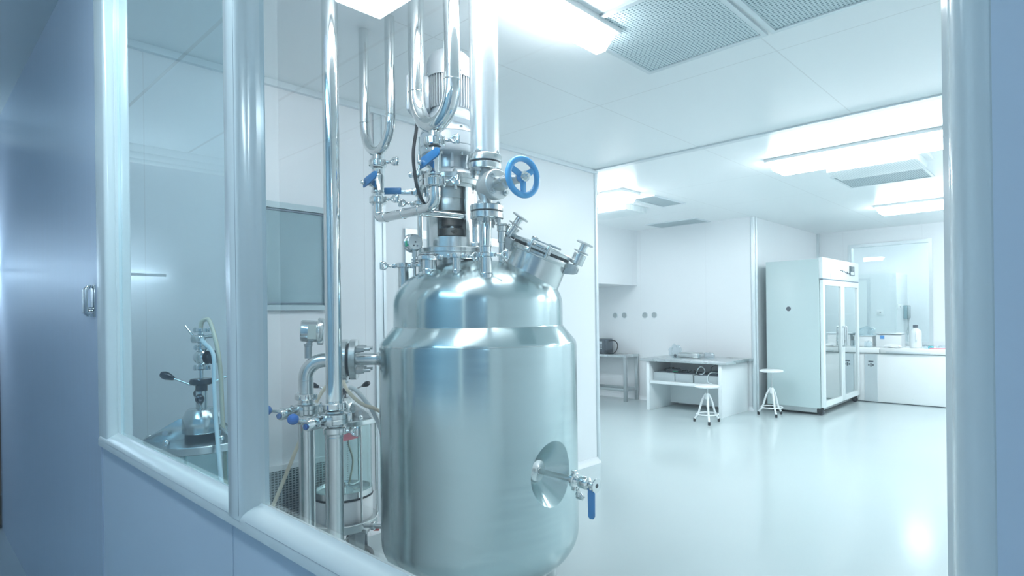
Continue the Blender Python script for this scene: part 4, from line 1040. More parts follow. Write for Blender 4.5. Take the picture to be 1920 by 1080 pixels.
# ================================================================== GLASS FILTER VESSELS
def vessel(c, zp, ztop_, label, rg, rp, zg0, big, lever_angs):
    """glass cylinder between a steel base and a steel cover plate at height zp; stirrer head above"""
    t = thing('glass_vessel', label, 'vessel', c)
    c = V((c.x, c.y, 0))
    def K(z): return c + ZV * z
    # base ring, castors
    zb = 0.205
    MB().lathe([(rg * 0.3, zb), (rg + 0.030, zb), (rg + 0.032, zb + 0.004), (rg + 0.032, zb + 0.042), (rg + 0.028, zb + 0.046), (rg * 0.3, zb + 0.046)], K(0), ZV, 56, closed=True).build('base_ring', 'steel', t)
    for k in range(3):
        a = math.radians(129 + 120 * k); d = V((math.cos(a), math.sin(a), 0)); p = c + d * (rg * 1.06)
        cs_ = MB(); ra = RV
        for s in (-1, 1): cs_.box(p - FV * s * 0.024 + ZV * 0.122 - RV * 0.01, (0.05, 0.004, 0.135), Matrix((RV, FV, ZV)).transposed(), 0.001)
        cs_.box(p + ZV * (zb - 0.008) - RV * 0.01, (0.075, 0.06, 0.016), Matrix((RV, FV, ZV)).transposed(), 0.002)
        cs_.cyl(p - FV * 0.032 + ZV * 0.058, p + FV * 0.032 + ZV * 0.058, 0.006, seg=10)
        cs_.tube([p - FV * 0.030 + ZV * 0.105 + RV * 0.01, p - FV * 0.034 + ZV * 0.045 - RV * 0.085], 0.005, 10)
        fk = cs_.build('castor', 'dull', t)
        MB().lathe([(0.008, -0.015), (0.040, -0.015), (0.044, -0.010), (0.044, 0.010), (0.040, 0.015), (0.008, 0.015)], p + ZV * 0.0577, FV, 32, closed=True).build('tyre_hub', 'grey', fk)
        MB().lathe([(0.044, -0.017), (0.053, -0.017), (0.0575, -0.011), (0.0575, 0.011), (0.053, 0.017), (0.044, 0.017)], p + ZV * 0.0577, FV, 36, closed=True).build('tyre', 'rubber', fk)
    # lower white body
    MB().lathe([(0.0, zb + 0.046), (rg - 0.002, zb + 0.046), (rg, zb + 0.05), (rg, zg0 - 0.004), (rg - 0.003, zg0), (0, zg0)], K(0), ZV, 56).build('lower_body', 'white', t)
    MB().lathe([(0.02, zg0 + 0.000), (rg + 0.003, zg0 + 0.000), (rg + 0.004, zg0 + 0.008), (0.02, zg0 + 0.008)], K(0), ZV, 56, closed=True).build('gasket', 'rubber', t)
    MB().lathe([(0.02, zg0 + 0.008), (rg - 0.004, zg0 + 0.008), (rg + 0.002, zg0 + 0.012), (rg + 0.002, zg0 + 0.045), (rg - 0.012, zg0 + 0.047), (rg - 0.018, zg0 + 0.028), (0.05, zg0 + 0.020), (0, zg0 + 0.020)], K(0), ZV, 56).build('filter_plate', 'steel', t)
    sp_ = MB().cyl(K(zg0 + 0.02), K(zg0 + 0.075), 0.012, seg=16)
    for k in range(4):
        a = math.radians(20 + 90 * k); d = V((math.cos(a), math.sin(a), 0))
        sp_.tube([K(zg0 + 0.068), K(zg0 + 0.040) + d * rg * 0.5, K(zg0 + 0.044) + d * rg * 0.86], 0.0035, 8)
    sp_.build('stirrer_arm', 'polish', t)
    # glass cylinder with printed scale
    MB().lathe([(rg - 0.006, zg0 + 0.047), (rg, zg0 + 0.047), (rg, zp - 0.018), (rg - 0.006, zp - 0.018)], K(0), ZV, 64, closed=True).build('glass_cylinder', 'vglass', t, label='clear glass cylinder')
    sc = MB()
    a0 = math.degrees(math.atan2(-FV.y, -FV.x))
    for k in range(22):
        z = zg0 + 0.10 + k * (zp - zg0 - 0.17) / 22
        w_ = 0.006 if k % 5 else 0.013
        a = math.radians(a0 + (28 if not big else -22)); d = V((math.cos(a), math.sin(a), 0)); s1 = ZV.cross(d)
        sc.box(K(z) + d * (rg + 0.0004) + s1 * w_ / 2, (0.0008, w_, 0.0022), Matrix((d, s1, ZV)).transposed())
        if big and k > 8:
            for j in range(2):
                a2 = math.radians(a0 - 30 - 13 * j); d2 = V((math.cos(a2), math.sin(a2), 0)); s2_ = ZV.cross(d2)
                sc.box(K(z) + d2 * (rg + 0.0004), (0.0008, random.uniform(0.014, 0.036), 0.0022), Matrix((d2, s2_, ZV)).transposed())
    sc.build('printed_scale', 'greyd', t, label='dark printed scale marks')
    # tie rods
    for k in range(6):
        a = math.radians(a0 - 8 + 60 * k); d = V((math.cos(a), math.sin(a), 0)); p = d * (rg + 0.022)
        r_ = MB().cyl(K(zb + 0.04) + p, K(zp + 0.012) + p, 0.0065, seg=14).build('tie_rod', 'steel', t)
        MB().cyl(K(zp + 0.010) + p, K(zp + 0.024) + p, 0.0125, seg=6).ball(K(zp + 0.026) + p, 0.0125, 16, (1, 1, 1.2)).build('cap_nut', 'polish', r_)
    # cover plate
    MB().lathe([(0, zp - 0.018), (rp - 0.003, zp - 0.018), (rp, zp - 0.015), (rp, zp + 0.009), (rp - 0.003, zp + 0.012), (0, zp + 0.012)], K(0), ZV, 64).build('cover_plate', 'steel', t)
    zh = zp + 0.012
    MB().cyl(K(zh), K(zh + 0.022), 0.055, seg=40).build('seal', 'rubber', t)
    MB().lathe([(0, zh + 0.022), (0.064, zh + 0.022), (0.066, zh + 0.025), (0.066, zh + 0.080), (0.064, zh + 0.083), (0.050, zh + 0.110), (0.044, zh + 0.114), (0, zh + 0.114)], K(0), ZV, 48).build('hub', 'steel', t)
    for k in range(3):
        a = math.radians(a0 + (-58 if big else 75) + 120 * k); d = V((math.cos(a), math.sin(a), 0))
        x1, x0 = rp * 0.93, 0.055
        g_ = MB().prism([(x0, 0), (x1, 0), (x1, 0.014), (0.075, 0.080), (x0, 0.082)], K(zh), d, ZV, 0.008, 0.001).build('gusset', 'steel', t)
        hp_ = d * 0.118 + ZV * 0.030; s1 = d.cross(ZV)
        MB().lathe([(0.007, -0.0055), (0.010, -0.0055), (0.010, 0.0055), (0.007, 0.0055)], K(zh) + hp_, s1, 20, closed=True).lathe([(0, -0.0048), (0.007, -0.0048), (0.007, 0.0048), (0, 0.0048)], K(zh) + hp_, s1, 20).build('eyelet', 'alum', g_)
    zk = zh + 0.114
    zc_ = zp + (0.205 if big else 0.135)
    MB().cyl(K(zk), K(zc_ - 0.010), 0.0195, seg=28).build('column', 'steel', t)
    hd_ = MB().lathe([(0, zc_ - 0.012), (0.0205, zc_ - 0.012), (0.0205, zc_ + 0.008), (0.032, zc_ + 0.012), (0.040, zc_ + 0.016), (0.040, zc_ + 0.030), (0.036, zc_ + 0.036), (0, zc_ + 0.036)], K(0), ZV, 40).build('lever_hub', 'knob', t, label='black lever hub')
    def lever(ang, z, up, L, r0=0.034):
        a = math.radians(a0 + ang); d = V((math.cos(a), math.sin(a), 0)); dd = (d + ZV * up).normalized()
        o_ = MB().cyl(K(z) + d * r0, K(z) + d * r0 + dd * L, 0.0042, seg=12).build('lever', 'polish', t)
        MB().lathe([(0, 0), (0.006, 0), (0.009, 0.006), (0.0155, 0.028), (0.0155, 0.038), (0.010, 0.050), (0, 0.054)], K(z) + d * r0 + dd * (L - 0.004), dd, 24).build('lever_knob', 'knob', o_, label='black egg-shaped knob')
    for a, z, up, L in lever_angs: lever(a, z, up, L)
    lever(28, zh + 0.105, 0.9, 0.055, 0.030)
    lever(-140, zh + 0.105, 0.9, 0.055, 0.030)
    # rod and valve stack
    z = zc_ + 0.034
    MB().cyl(K(z), K(z + 0.040), 0.0075, seg=14).build('rod', 'polish', t)
    z += 0.036
    ring_clamp(K(z + 0.008), ZV, 0.019, RV, t, h=0.018, nut=False)
    z += 0.018
    cv = K(z + 0.030)
    MB().ball(cv, 0.028, 24).cyl(cv - ZV * 0.034, cv + ZV * 0.040, 0.010, seg=16).cyl(cv + RV * 0.01, cv + RV * 0.028 - FV * 0.004, 0.030, seg=28, bev=0.004).build('valve_body', 'polish', t)
    MB().lathe([(0, 0), (0.024, 0), (0.027, 0.003), (0.027, 0.014), (0.022, 0.020), (0, 0.021)], cv + RV * 0.040, RV, 28).cyl(cv + RV * 0.025, cv + RV * 0.042, 0.010, seg=14).build('valve_knob', 'knob', t, label='black round valve knob')
    z += 0.068
    ring_clamp(K(z), ZV, 0.016, RV, t, h=0.016, nut=False)
    cu = K(z + 0.034)
    MB().cyl(cu - ZV * 0.030, cu + ZV * 0.032, 0.010, seg=16).cyl(cu - RV * 0.030 - FV * 0.006, cu + RV * 0.018, 0.015, seg=24, bev=0.002).ball(cu, 0.020, 20).cyl(cu, cu + RV * 0.022 - FV * 0.028, 0.010, seg=16).cyl(cu + ZV * 0.006, cu + RV * 0.055 + ZV * 0.012, 0.007, seg=12).build('tap_body', 'polish', t)
    MB().cyl(cu - RV * 0.026 + ZV * 0.006, cu - RV * 0.060 + ZV * 0.050, 0.0042, seg=10).build('tap_lever', 'polish', t)
    ring_clamp(cu + ZV * 0.034, ZV, 0.018, RV, t, h=0.016, nut=False)
    t['top'] = (cu.x, cu.y, cu.z + 0.044)
    return t, cu

v1c = at(379, 820, 2.30); v1c.z = 0
v1, cu1 = vessel(v1c, 0.929, 0, 'glass vessel with steel cover plate seen through the left pane', 0.150, 0.200, 0.46, True,
                 [(-78, 1.145, 0.45, 0.070), (118, 1.15, 0.45, 0.075)])
v2c = at(643, 800, 3.42); v2c.z = 0
v2, cu2 = vessel(v2c, 0.815, 0, 'glass vessel on castors behind the standing pipes, with white lower body', 0.158, 0.205, 0.375, False,
                 [(72, 0.965, 0.42, 0.115), (-80, 0.965, 0.40, 0.105)])
for k_ in (v1, v2): del k_['top']
# pink stickers belong to the vessels
a0_ = math.degrees(math.atan2(-FV.y, -FV.x))
def sticker(ves, c, rg, ang, z, w_, h_):
    b_ = MB(); a1 = math.radians(a0_ + ang)
    n = 6; ra = w_ / rg
    vs = []
    for k in range(n + 1):
        a = a1 + ra * (k / n - 0.5); d = V((math.cos(a), math.sin(a), 0))
        sl = 0.010 * (k / n)
        vs.append([b_.b.verts.new(c + d * (rg + e) + ZV * (z + s * h_ / 2 + sl)) for e, s in ((0.0005, -1), (0.0015, -1), (0.0015, 1), (0.0005, 1))])
    for k in range(n):
        for j in range(4): b_.face([vs[k][j], vs[k][(j + 1) % 4], vs[k + 1][(j + 1) % 4], vs[k + 1][j]])
    b_.face(vs[0]); b_.face(vs[-1])
    b_.build('sticker', 'pink', ves, label='pink paper sticker')
sticker(v2, v2c, 0.158, 35, 0.735, 0.085, 0.040)
sticker(v1, v1c, 0.150, 150, 0.895, 0.09, 0.05)
MB().box(v2c + RV * 0.196 - FV * 0.03 + ZV * 0.185, (0.03, 0.012, 0.014), Matrix((RV, FV, ZV)).transposed(), 0.002).build('red_tab', 'redtape', v2, label='small red tab')
# bottom outlet of the second vessel
MB().cyl(v2c + ZV * 0.235 + RV * 0.13 - FV * 0.10, v2c + ZV * 0.23 + RV * 0.30 - FV * 0.12, 0.014, seg=18).cyl(v2c + ZV * 0.2345 + RV * 0.195 - FV * 0.108, v2c + ZV * 0.234 + RV * 0.215 - FV * 0.110, 0.024, seg=20, bev=0.002).build('outlet', 'steel', v2)

def hose(label, pts, r, mat, cat='hose'):
    o = MB().tube(smooth(pts, 8), r, 12).build('hose', mat)
    return tag(o, label, cat)
k1 = cu1 + ZV * 0.044
hose('cream hose arching over the top of the left vessel', [k1 - ZV * 0.004, k1 + ZV * 0.020 + RV * 0.004, k1 + ZV * 0.030 + RV * 0.018, k1 + ZV * 0.022 + RV * 0.036, at(406, 645, 2.27), at(413, 690, 2.26), at(416, 750, 2.26), at(420, 840, 2.25), at(424, 930, 2.25), at(430, 1010, 2.27)], 0.0075, 'cream')
hose('milky white hose hanging down in front of the left vessel', [cu1 + RV * 0.026 - FV * 0.034, cu1 + RV * 0.040 - FV * 0.050 - ZV * 0.010, at(400, 665, 2.22), at(402, 720, 2.20), at(406, 800, 2.16), at(413, 880, 2.10), at(420, 960, 2.08)], 0.0075, 'clearhose')
hose('cream hose slanting down to the floor behind the pipes at left', [at(652, 690, 3.34), at(640, 688, 3.28), at(618, 716, 3.24), at(594, 752, 3.20), at(560, 832, 3.16), at(530, 905, 3.12), at(500, 978, 3.08)], 0.0095, 'cream')
hose('cream hose looping from the rear vessel head toward the tank', [at(640, 700, 3.2), at(646, 722, 3.12), at(660, 742, 3.06), at(680, 758, 3.02), at(706, 768, 3.0), at(738, 790, 3.0), at(760, 850, 3.0)], 0.0095, 'cream')
hose('milky white hose dropping from the rear vessel beside the tank', [at(656, 726, 3.05), at(668, 732, 3.03), at(686, 752, 3.02), at(702, 776, 3.02), at(716, 812, 3.03), at(730, 880, 3.05)], 0.0115, 'clearhose')
hose('cream hose hanging inside the rear glass vessel', [v2c + ZV * 0.79 + RV * 0.05, v2c + ZV * 0.68 + RV * 0.030, v2c + ZV * 0.58 + RV * 0.055, v2c + ZV * 0.48 + RV * 0.04, v2c + ZV * 0.44 + RV * 0.03], 0.0055, 'cream')

# ================================================================== BENCH WITH SHELF
bt = thing('lab_bench', 'white bench with steel worktop and open shelf against the back wall', 'table', (-4.2, 7.6, 0))
MB().bx(-4.95, -3.575, 7.19, 8.03, 0.712, 0.752, bev=0.004).build('worktop', 'bench', bt, label='brushed steel worktop')
MB().bx(-4.85, -4.80, 7.22, 8.02, 0, 0.71, bev=0.003).build('side_panel', 'bwhite', bt)
MB().bx(-3.71, -3.66, 7.22, 8.02, 0, 0.71, bev=0.003).build('side_panel', 'bwhite', bt)
MB().bx(-4.80, -3.71, 7.24, 7.80, 0.388, 0.43, bev=0.003).build('shelf', 'bwhite', bt)
MB().bx(-4.80, -3.71, 7.80, 7.83, 0.05, 0.71).build('back_panel', 'bwhite', bt)
def gbox(x0, x1, y0, y1, z0, z1, label, mat='grey'):
    t = thing('equipment_box', label, 'box', ((x0 + x1) / 2, (y0 + y1) / 2, z0), 'equipment boxes on the bench shelf')
    MB().bx(x0, x1, y0, y1, z0, z1, bev=0.006).build('case', mat, t)
    MB().bx(x0 + 0.02, x1 - 0.02, y0 - 0.003, y0 + 0.002, z0 + 0.02, z1 - 0.02, bev=0.001).build('front_plate', 'grey', t)
    MB().bx(x0 + 0.04, x1 - 0.03, y0 + 0.03, y1 - 0.04, z1 - 0.001, z1 + 0.012, bev=0.003).build('lid', 'greyd', t)
    return t
gbox(-4.77, -4.42, 7.29, 7.70, 0.431, 0.55, 'left grey equipment box on the bench shelf with a green tag on it')
gbox(-4.41, -4.13, 7.29, 7.66, 0.431, 0.545, 'middle grey equipment box on the bench shelf')
gbox(-4.11, -3.745, 7.29, 7.68, 0.431, 0.54, 'right grey equipment box on the bench shelf with curled cables')
t_ = thing('handheld_device', 'dark flat handheld device lying on the left shelf box', 'device', (-4.52, 7.45, 0.563))
MB().box((-4.52, 7.45, 0.578), (0.20, 0.09, 0.028), Matrix.Rotation(0.25, 3, 'Z'), 0.006).build('case', 'greyd', t_)
MB().box((-4.56, 7.44, 0.5935), (0.07, 0.05, 0.004), Matrix.Rotation(0.25, 3, 'Z'), 0.001).build('screen', 'screen', t_)
tag(MB().box((-4.445, 7.36, 0.569), (0.075, 0.03, 0.012), Matrix.Rotation(0.2, 3, 'Z'), 0.003).build('green_tag', M['green']), 'small bright green tag on the left shelf box', 'tag')
t_ = thing('power_adapter', 'small dark power adapter on the right shelf box', 'adapter', (-3.83, 7.45, 0.553))
MB().bx(-3.93, -3.76, 7.40, 7.52, 0.553, 0.60, bev=0.005).build('case', 'greyd', t_)
def cable(label, pts, r, mat): return tag(MB().tube(smooth(pts, 8), r, 8).build('cable', mat), label, 'cable')
cable('pale looped cable standing up between the middle and right shelf boxes', [(-4.10, 7.34, 0.56), (-4.06, 7.32, 0.63), (-4.02, 7.32, 0.66), (-3.98, 7.33, 0.64), (-3.97, 7.34, 0.59), (-4.01, 7.33, 0.555), (-4.06, 7.34, 0.56)], 0.006, 'clearhose')
cable('pale cable drooping in front of the right shelf box', [(-3.80, 7.40, 0.58), (-3.86, 7.30, 0.585), (-3.895, 7.275, 0.53), (-3.885, 7.27, 0.46), (-3.82, 7.26, 0.442)], 0.006, 'clearhose')
cable('black cable arching over the right shelf box', [(-3.92, 7.42, 0.60), (-3.90, 7.40, 0.65), (-3.83, 7.38, 0.68), (-3.76, 7.40, 0.67), (-3.73, 7.42, 0.64), (-3.735, 7.45, 0.60)], 0.005, 'rubber')
cable('dark wires tangled on top of the middle shelf box', [(-4.38, 7.40, 0.562), (-4.34, 7.34, 0.575), (-4.29, 7.42, 0.59), (-4.24, 7.35, 0.565), (-4.20, 7.42, 0.60), (-4.15, 7.36, 0.60), (-4.14, 7.45, 0.562)], 0.005, 'rubber')
cable('dark wires tangled on top of the left shelf box', [(-4.66, 7.44, 0.565), (-4.62, 7.38, 0.60), (-4.57, 7.52, 0.61), (-4.52, 7.40, 0.60), (-4.46, 7.5, 0.60), (-4.43, 7.42, 0.57)], 0.005, 'rubber')
t_ = thing('steel_tray', 'steel tray box lying on the bench top beside a plastic bag', 'tray', (-4.40, 7.70, 0.753))
MB().box((-4.38, 7.70, 0.784), (0.34, 0.20, 0.06), Matrix.Rotation(-0.08, 3, 'Z'), 0.006).build('tray', 'steel', t_)
MB().box((-4.38, 7.70, 0.819), (0.31, 0.17, 0.010), Matrix.Rotation(-0.08, 3, 'Z'), 0.003).build('lid', 'dull', t_)
def crumple(name, label, c, s, mat, n=3, seed=1, cat='bag'):
    rn = random.Random(seed); b_ = bmesh.new()
    bmesh.ops.create_icosphere(b_, subdivisions=3, radius=1.0)
    for v in b_.verts:
        k = 1 + 0.35 * math.sin(v.co.x * 5 + seed) * math.cos(v.co.y * 6 + seed * 2) + rn.uniform(-0.07, 0.07)
        v.co = V((v.co.x * s[0] * k, v.co.y * s[1] * k, max(v.co.z * s[2] * k, -s[2] * 0.72)))
    lo_ = min(v.co.z for v in b_.verts)
    for v in b_.verts: v.co += V((c[0], c[1], c[2] - lo_))
    q_ = MB(); q_.b.free(); q_.b = b_
    return tag(q_.build(name, mat, None, sharp=42), label, cat)
crumple('plastic_bag', 'clear plastic bag bunched up at the left of the steel tray', (-4.66, 7.72, 0.753), (0.085, 0.07, 0.10), 'bagm', seed=3)
crumple('plastic_bag', 'clear plastic bag with reddish dark content right of the steel tray', (-4.09, 7.70, 0.753), (0.085, 0.06, 0.045), 'bagm', seed=8)
tag(MB().ball((-4.63, 7.66, 0.775), 0.022, 16).build('dark_ball', 'greyd'), 'small dark ball inside the clear bag on the bench top', 'ball')

# ports in the back wall
for i_, (x_, l_) in enumerate(((-6.02, 'leftmost'), (-5.83, 'second from left'), (-5.42, 'third from left'), (-5.24, 'rightmost'))):
    t_ = thing('wall_port', 'round grey wall port above the steel table, %s of the four' % l_, 'port', (x_, YB, 1.378), 'round ports in the back wall')
    MB().lathe([(0.052, 0), (0.052, 0.008), (0.044, 0.010), (0.044, 0)], (x_, YB, 1.378), (0, -1, 0), 28, closed=True).build('rim', 'alum', t_)
    MB().cyl((x_, YB, 1.378), (x_, YB - 0.005, 1.378), 0.044, seg=28).build('cover', 'grey', t_)

# steel table at the far left with a control box
st_ = thing('steel_table', 'grey steel frame table behind the white wall corner', 'table', (-6.0, 7.85, 0))
MB().bx(-6.55, -5.53, 7.66, 8.03, 0.705, 0.745, bev=0.003).build('tabletop', 'bench', st_)
for x_, y_ in ((-5.565, 7.69), (-5.565, 8.0), (-6.515, 7.69), (-6.515, 8.0)):
    MB().bx(x_ - 0.028, x_ + 0.028, y_ - 0.02, y_ + 0.02, 0, 0.705, bev=0.003).build('leg', 'dull', st_)
MB().bx(-6.48, -5.593, 7.675, 7.705, 0.16, 0.20, bev=0.002).build('rail', 'dull', st_)
MB().bx(-6.48, -5.593, 7.985, 8.015, 0.16, 0.20, bev=0.002).build('rail', 'dull', st_)
MB().bx(-5.58, -5.55, 7.715, 7.975, 0.16, 0.20, bev=0.002).build('rail', 'dull', st_)
cb = thing('control_box', 'dark grey control box with a cord on the steel table', 'device', (-6.12, 7.85, 0.745))
MB().bx(-6.28, -6.03, 7.74, 7.98, 0.746, 0.99, bev=0.008).build('case', 'greyd', cb)
MB().bx(-6.03, -5.985, 7.76, 7.92, 0.80, 0.97, bev=0.004).build('side_unit', 'greyd', cb)
MB().bx(-6.17, -6.07, 7.735, 7.742, 0.90, 0.95).build('display', 'alum', cb)
b_ = MB()
for i_ in range(3):
    for j_ in range(2): b_.bx(-6.17 + i_ * 0.036, -6.145 + i_ * 0.036, 7.734, 7.742, 0.86 - j_ * 0.035, 0.882 - j_ * 0.035)
b_.build('keypad', 'grey', cb)
MB().tube(smooth([(-6.00, 7.82, 0.955), (-5.93, 7.80, 0.962), (-5.84, 7.79, 0.96), (-5.79, 7.79, 0.91), (-5.80, 7.79, 0.83), (-5.86, 7.79, 0.765), (-5.95, 7.80, 0.752), (-6.02, 7.80, 0.76)], 8), 0.008, 10).build('cord', 'rubber', cb, label='black cord')

# ================================================================== STOOLS
def stool(x, y, rot, up, label):
    t = thing('stool', label, 'stool', (x, y, 0), 'white laboratory stools')
    MB().lathe([(0, up), (0.135, up), (0.150, up + 0.004), (0.155, up + 0.012), (0.153, up + 0.022), (0.140, up + 0.030), (0, up + 0.028)], (x, y, 0), ZV, 48).build('seat', 'white', t)
    MB().cyl((x, y, 0.20), (x, y, up + 0.003), 0.0125, seg=16).build('spindle', 'dull', t, label='dark threaded spindle')
    MB().cyl((x, y, 0.300), (x, y, 0.375), 0.024, seg=20, bev=0.003).build('collar', 'white', t)
    for k in range(3):
        a = rot + 2 * math.pi * k / 3; d = V((math.cos(a), math.sin(a), 0)); c_ = V((x, y, 0))
        lg = MB().tube(smooth([c_ + d * 0.012 + ZV * 0.372, c_ + d * 0.035 + ZV * 0.345, c_ + d * 0.070 + ZV * 0.275, c_ + d * 0.098 + ZV * 0.19, c_ + d * 0.125 + ZV * 0.11, c_ + d * 0.168 + ZV * 0.05, c_ + d * 0.178 + ZV * 0.030], 6), 0.013, 14).build('leg', 'white', t)
        MB().cyl(c_ + d * 0.178, c_ + d * 0.178 + ZV * 0.045, 0.0165, seg=16, bev=0.003).build('rubber_foot', 'rubber', lg)
    MB().torus((x, y, 0.115), ZV, 0.137, 0.0075, 48, 8).build('foot_ring', 'white', t)
    return t
stool(-3.66, 6.82, math.radians(-55), 0.452, 'white round stool, seat low, in front of the bench shelf')
stool(-3.235, 7.83, math.radians(-50), 0.590, 'white round stool, seat raised high, beside the tall refrigerator')

# ================================================================== TALL GLASS-DOOR REFRIGERATOR
FX0, FX1, FY0, FY1, FH = -3.44, -2.66, 8.17, 9.83, 2.13
fr = thing('refrigerator', 'tall pale green refrigerator with two glass doors on castors', 'refrigerator', (-3.05, 9.0, 0))
b_ = MB()
b_.bx(FX0, FX1 - 0.05, FY0, FY0 + 0.05, 0.10, FH - 0.02, bev=0.004).bx(FX0, FX1 - 0.05, FY1 - 0.05, FY1, 0.10, FH - 0.02, bev=0.004)
b_.bx(FX0, FX0 + 0.04, FY0 + 0.05, FY1 - 0.05, 0.10, FH - 0.02).bx(FX0 + 0.04, FX1 - 0.05, FY0 + 0.05, FY1 - 0.05, 0.10, 0.16).bx(FX0 + 0.04, FX1 - 0.05, FY0 + 0.05, FY1 - 0.05, 1.82, FH - 0.02)
b_.build('cabinet', 'fridge', fr)
MB().bx(FX1 - 0.05, FX1, FY0, FY1, 1.845, FH, bev=0.006).build('header', 'fridgel', fr, label='white header panel')
hdp = MB().bx(FX1, FX1 + 0.012, FY1 - 0.48, FY1 - 0.26, 1.93, 2.07, bev=0.003).build('control_panel', 'screen', fr)
MB().bx(FX1 + 0.012, FX1 + 0.014, FY1 - 0.45, FY1 - 0.29, 1.94, 1.985).build('display', 'alum', hdp)
for k in range(6):
    z_ = 1.985 - 0.006 * k
    MB().cyl((FX1 - 0.001, FY0 + 0.78 + k * 0.072, z_), (FX1 + 0.010, FY0 + 0.78 + k * 0.072, z_), 0.018 if k == 4 else 0.009, seg=14).build('indicator', 'greyd', fr)
MB().bx(FX1 - 0.045, FX1 - 0.002, FY0 + 0.01, FY1 - 0.01, 1.832, 1.845).build('gasket', 'seamd', fr)
MB().bx(FX1 - 0.002, FX1 + 0.003, FY0 + 0.33, FY0 + 0.345, 1.86, 1.93).build('lock_plate', 'alum', fr)
ymid = (FY0 + FY1) / 2 + 0.03
for (y0, y1, hy) in ((FY0 + 0.02, ymid - 0.006, -1), (ymid + 0.006, FY1 - 0.005, 1)):
    f_ = 0.075
    dd = MB().bx(FX1 - 0.045, FX1, y0, y0 + f_, 0.11, 1.83, bev=0.004).bx(FX1 - 0.045, FX1, y1 - f_, y1, 0.11, 1.83, bev=0.004).bx(FX1 - 0.045, FX1, y0 + f_, y1 - f_, 0.11, 0.11 + f_).bx(FX1 - 0.045, FX1, y0 + f_, y1 - f_, 1.83 - f_, 1.83).build('door', 'fridgel', fr)
    MB().bx(FX1 - 0.028, FX1 - 0.020, y0 + f_, y1 - f_, 0.11 + f_, 1.83 - f_).build('door_glass', M['fglass'], dd)
    yh = ymid - 0.045 if hy < 0 else ymid + 0.045
    MB().tube(fillet([(FX1 - 0.002, yh, 0.90), (FX1 + 0.035, yh, 0.90), (FX1 + 0.035, yh, 1.18), (FX1 - 0.002, yh, 1.18)], 0.015, 5), 0.011, 12).build('door_handle', 'bench', dd)
for z_ in (0.55, 0.95, 1.35):
    MB().bx(FX0 + 0.05, FX1 - 0.09, FY0 + 0.06, FY1 - 0.06, z_, z_ + 0.012).build('wire_shelf', 'fridgel', fr)
MB().cyl((-3.12, FY0 + 0.001, 1.443), (-3.12, FY0 - 0.004, 1.443), 0.040, seg=28).build('cable_port_rim', 'alum', fr)
MB().cyl((-3.12, FY0 - 0.003, 1.443), (-3.12, FY0 - 0.008, 1.443), 0.033, seg=28).build('cable_port', 'greyd', fr, label='dark round cable port')
MB().bx(FX0 + 0.05, FX1 - 0.10, FY0 + 0.03, FY1 - 0.10, 0.035, 0.098).build('plinth', 'dull', fr, label='grey steel plinth')
for x_, y_ in ((FX1 - 0.07, FY0 + 0.06), (FX1 - 0.07, FY1 - 0.06), (FX0 + 0.08, FY0 + 0.06)):
    cw_ = MB().bx(x_ - 0.03, x_ + 0.03, y_ - 0.03, y_ + 0.03, 0.085, 0.10).bx(x_ - 0.035, x_ + 0.035, y_ - 0.032, y_ - 0.024, 0.035, 0.088).bx(x_ - 0.035, x_ + 0.035, y_ + 0.024, y_ + 0.032, 0.035, 0.088).build('castor', 'rubber', fr)
    MB().cyl((x_ + 0.01, y_ - 0.020, 0.042), (x_ + 0.01, y_ + 0.020, 0.042), 0.042, seg=28, bev=0.004).build('wheel', 'knob', cw_)

# ================================================================== CHEST FREEZER AND WHAT STANDS ON IT
cf = thing('chest_freezer', 'long white chest freezer against the far wall below the window', 'freezer', (-2.45, 10.2, 0))
MB().bx(-3.42, -1.50, 9.87, 10.60, 0.012, 0.745, bev=0.012).build('body', 'white', cf)
MB().bx(-3.40, -1.52, 9.89, 10.58, 0.0, 0.02).build('foot_strip', 'greyd', cf)
for x0_, x1_ in ((-3.42, -2.39), (-2.38, -1.50)):
    MB().bx(x0_, x1_, 9.845, 10.60, 0.757, 0.835, bev=0.014).build('lid', 'white', cf)
MB().bx(-3.40, -1.52, 9.89, 10.59, 0.742, 0.76).build('gasket', 'grey', cf)
MB().bx(-2.30, -1.72, 9.835, 9.86, 0.762, 0.790, bev=0.006).build('lid_handle', 'alum', cf)
pnl = MB().bx(-2.60, -2.42, 9.862, 9.872, 0.02, 0.735).build('control_panel', 'alum', cf, label='grey vertical control strip')
MB().bx(-2.545, -2.475, 9.859, 9.863, 0.615, 0.635).bx(-2.55, -2.53, 9.859, 9.863, 0.56, 0.585).bx(-2.52, -2.50, 9.859, 9.863, 0.545, 0.60).bx(-2.49, -2.47, 9.859, 9.863, 0.56, 0.585).build('button_set', 'greyd', pnl)
MB().cyl((-1.95, 9.868, 0.09), (-1.95, 9.862, 0.09), 0.014, seg=16).build('drain_plug', 'fridgel', cf)

ZT = 0.836
jg = thing('plastic_jug', 'white plastic jug with dark blue cap on the freezer', 'bottle', (-1.95, 10.1, ZT))
b_ = MB()
for z_, hx_, hy_ in (): pass
b_.lathe([(0, 0), (0.072, 0.0), (0.080, 0.008), (0.082, 0.05), (0.080, 0.12), (0.082, 0.21), (0.078, 0.245), (0.060, 0.275), (0.034, 0.290), (0.026, 0.296), (0.026, 0.310), (0, 0.310)], (-1.95, 10.1, ZT), ZV, 32)
b_.build('body', 'jug', jg)
MB().tube(fillet([(-1.93, 10.03, ZT + 0.24), (-1.92, 9.985, ZT + 0.225), (-1.92, 9.985, ZT + 0.12), (-1.93, 10.03, ZT + 0.10)], 0.02, 5), 0.011, 10).build('handle', 'jug', jg)
MB().cyl((-1.95, 10.1, ZT + 0.302), (-1.95, 10.1, ZT + 0.345), 0.034, seg=28, bev=0.004).build('cap', M['greyd'], jg, label='dark blue-grey cap')
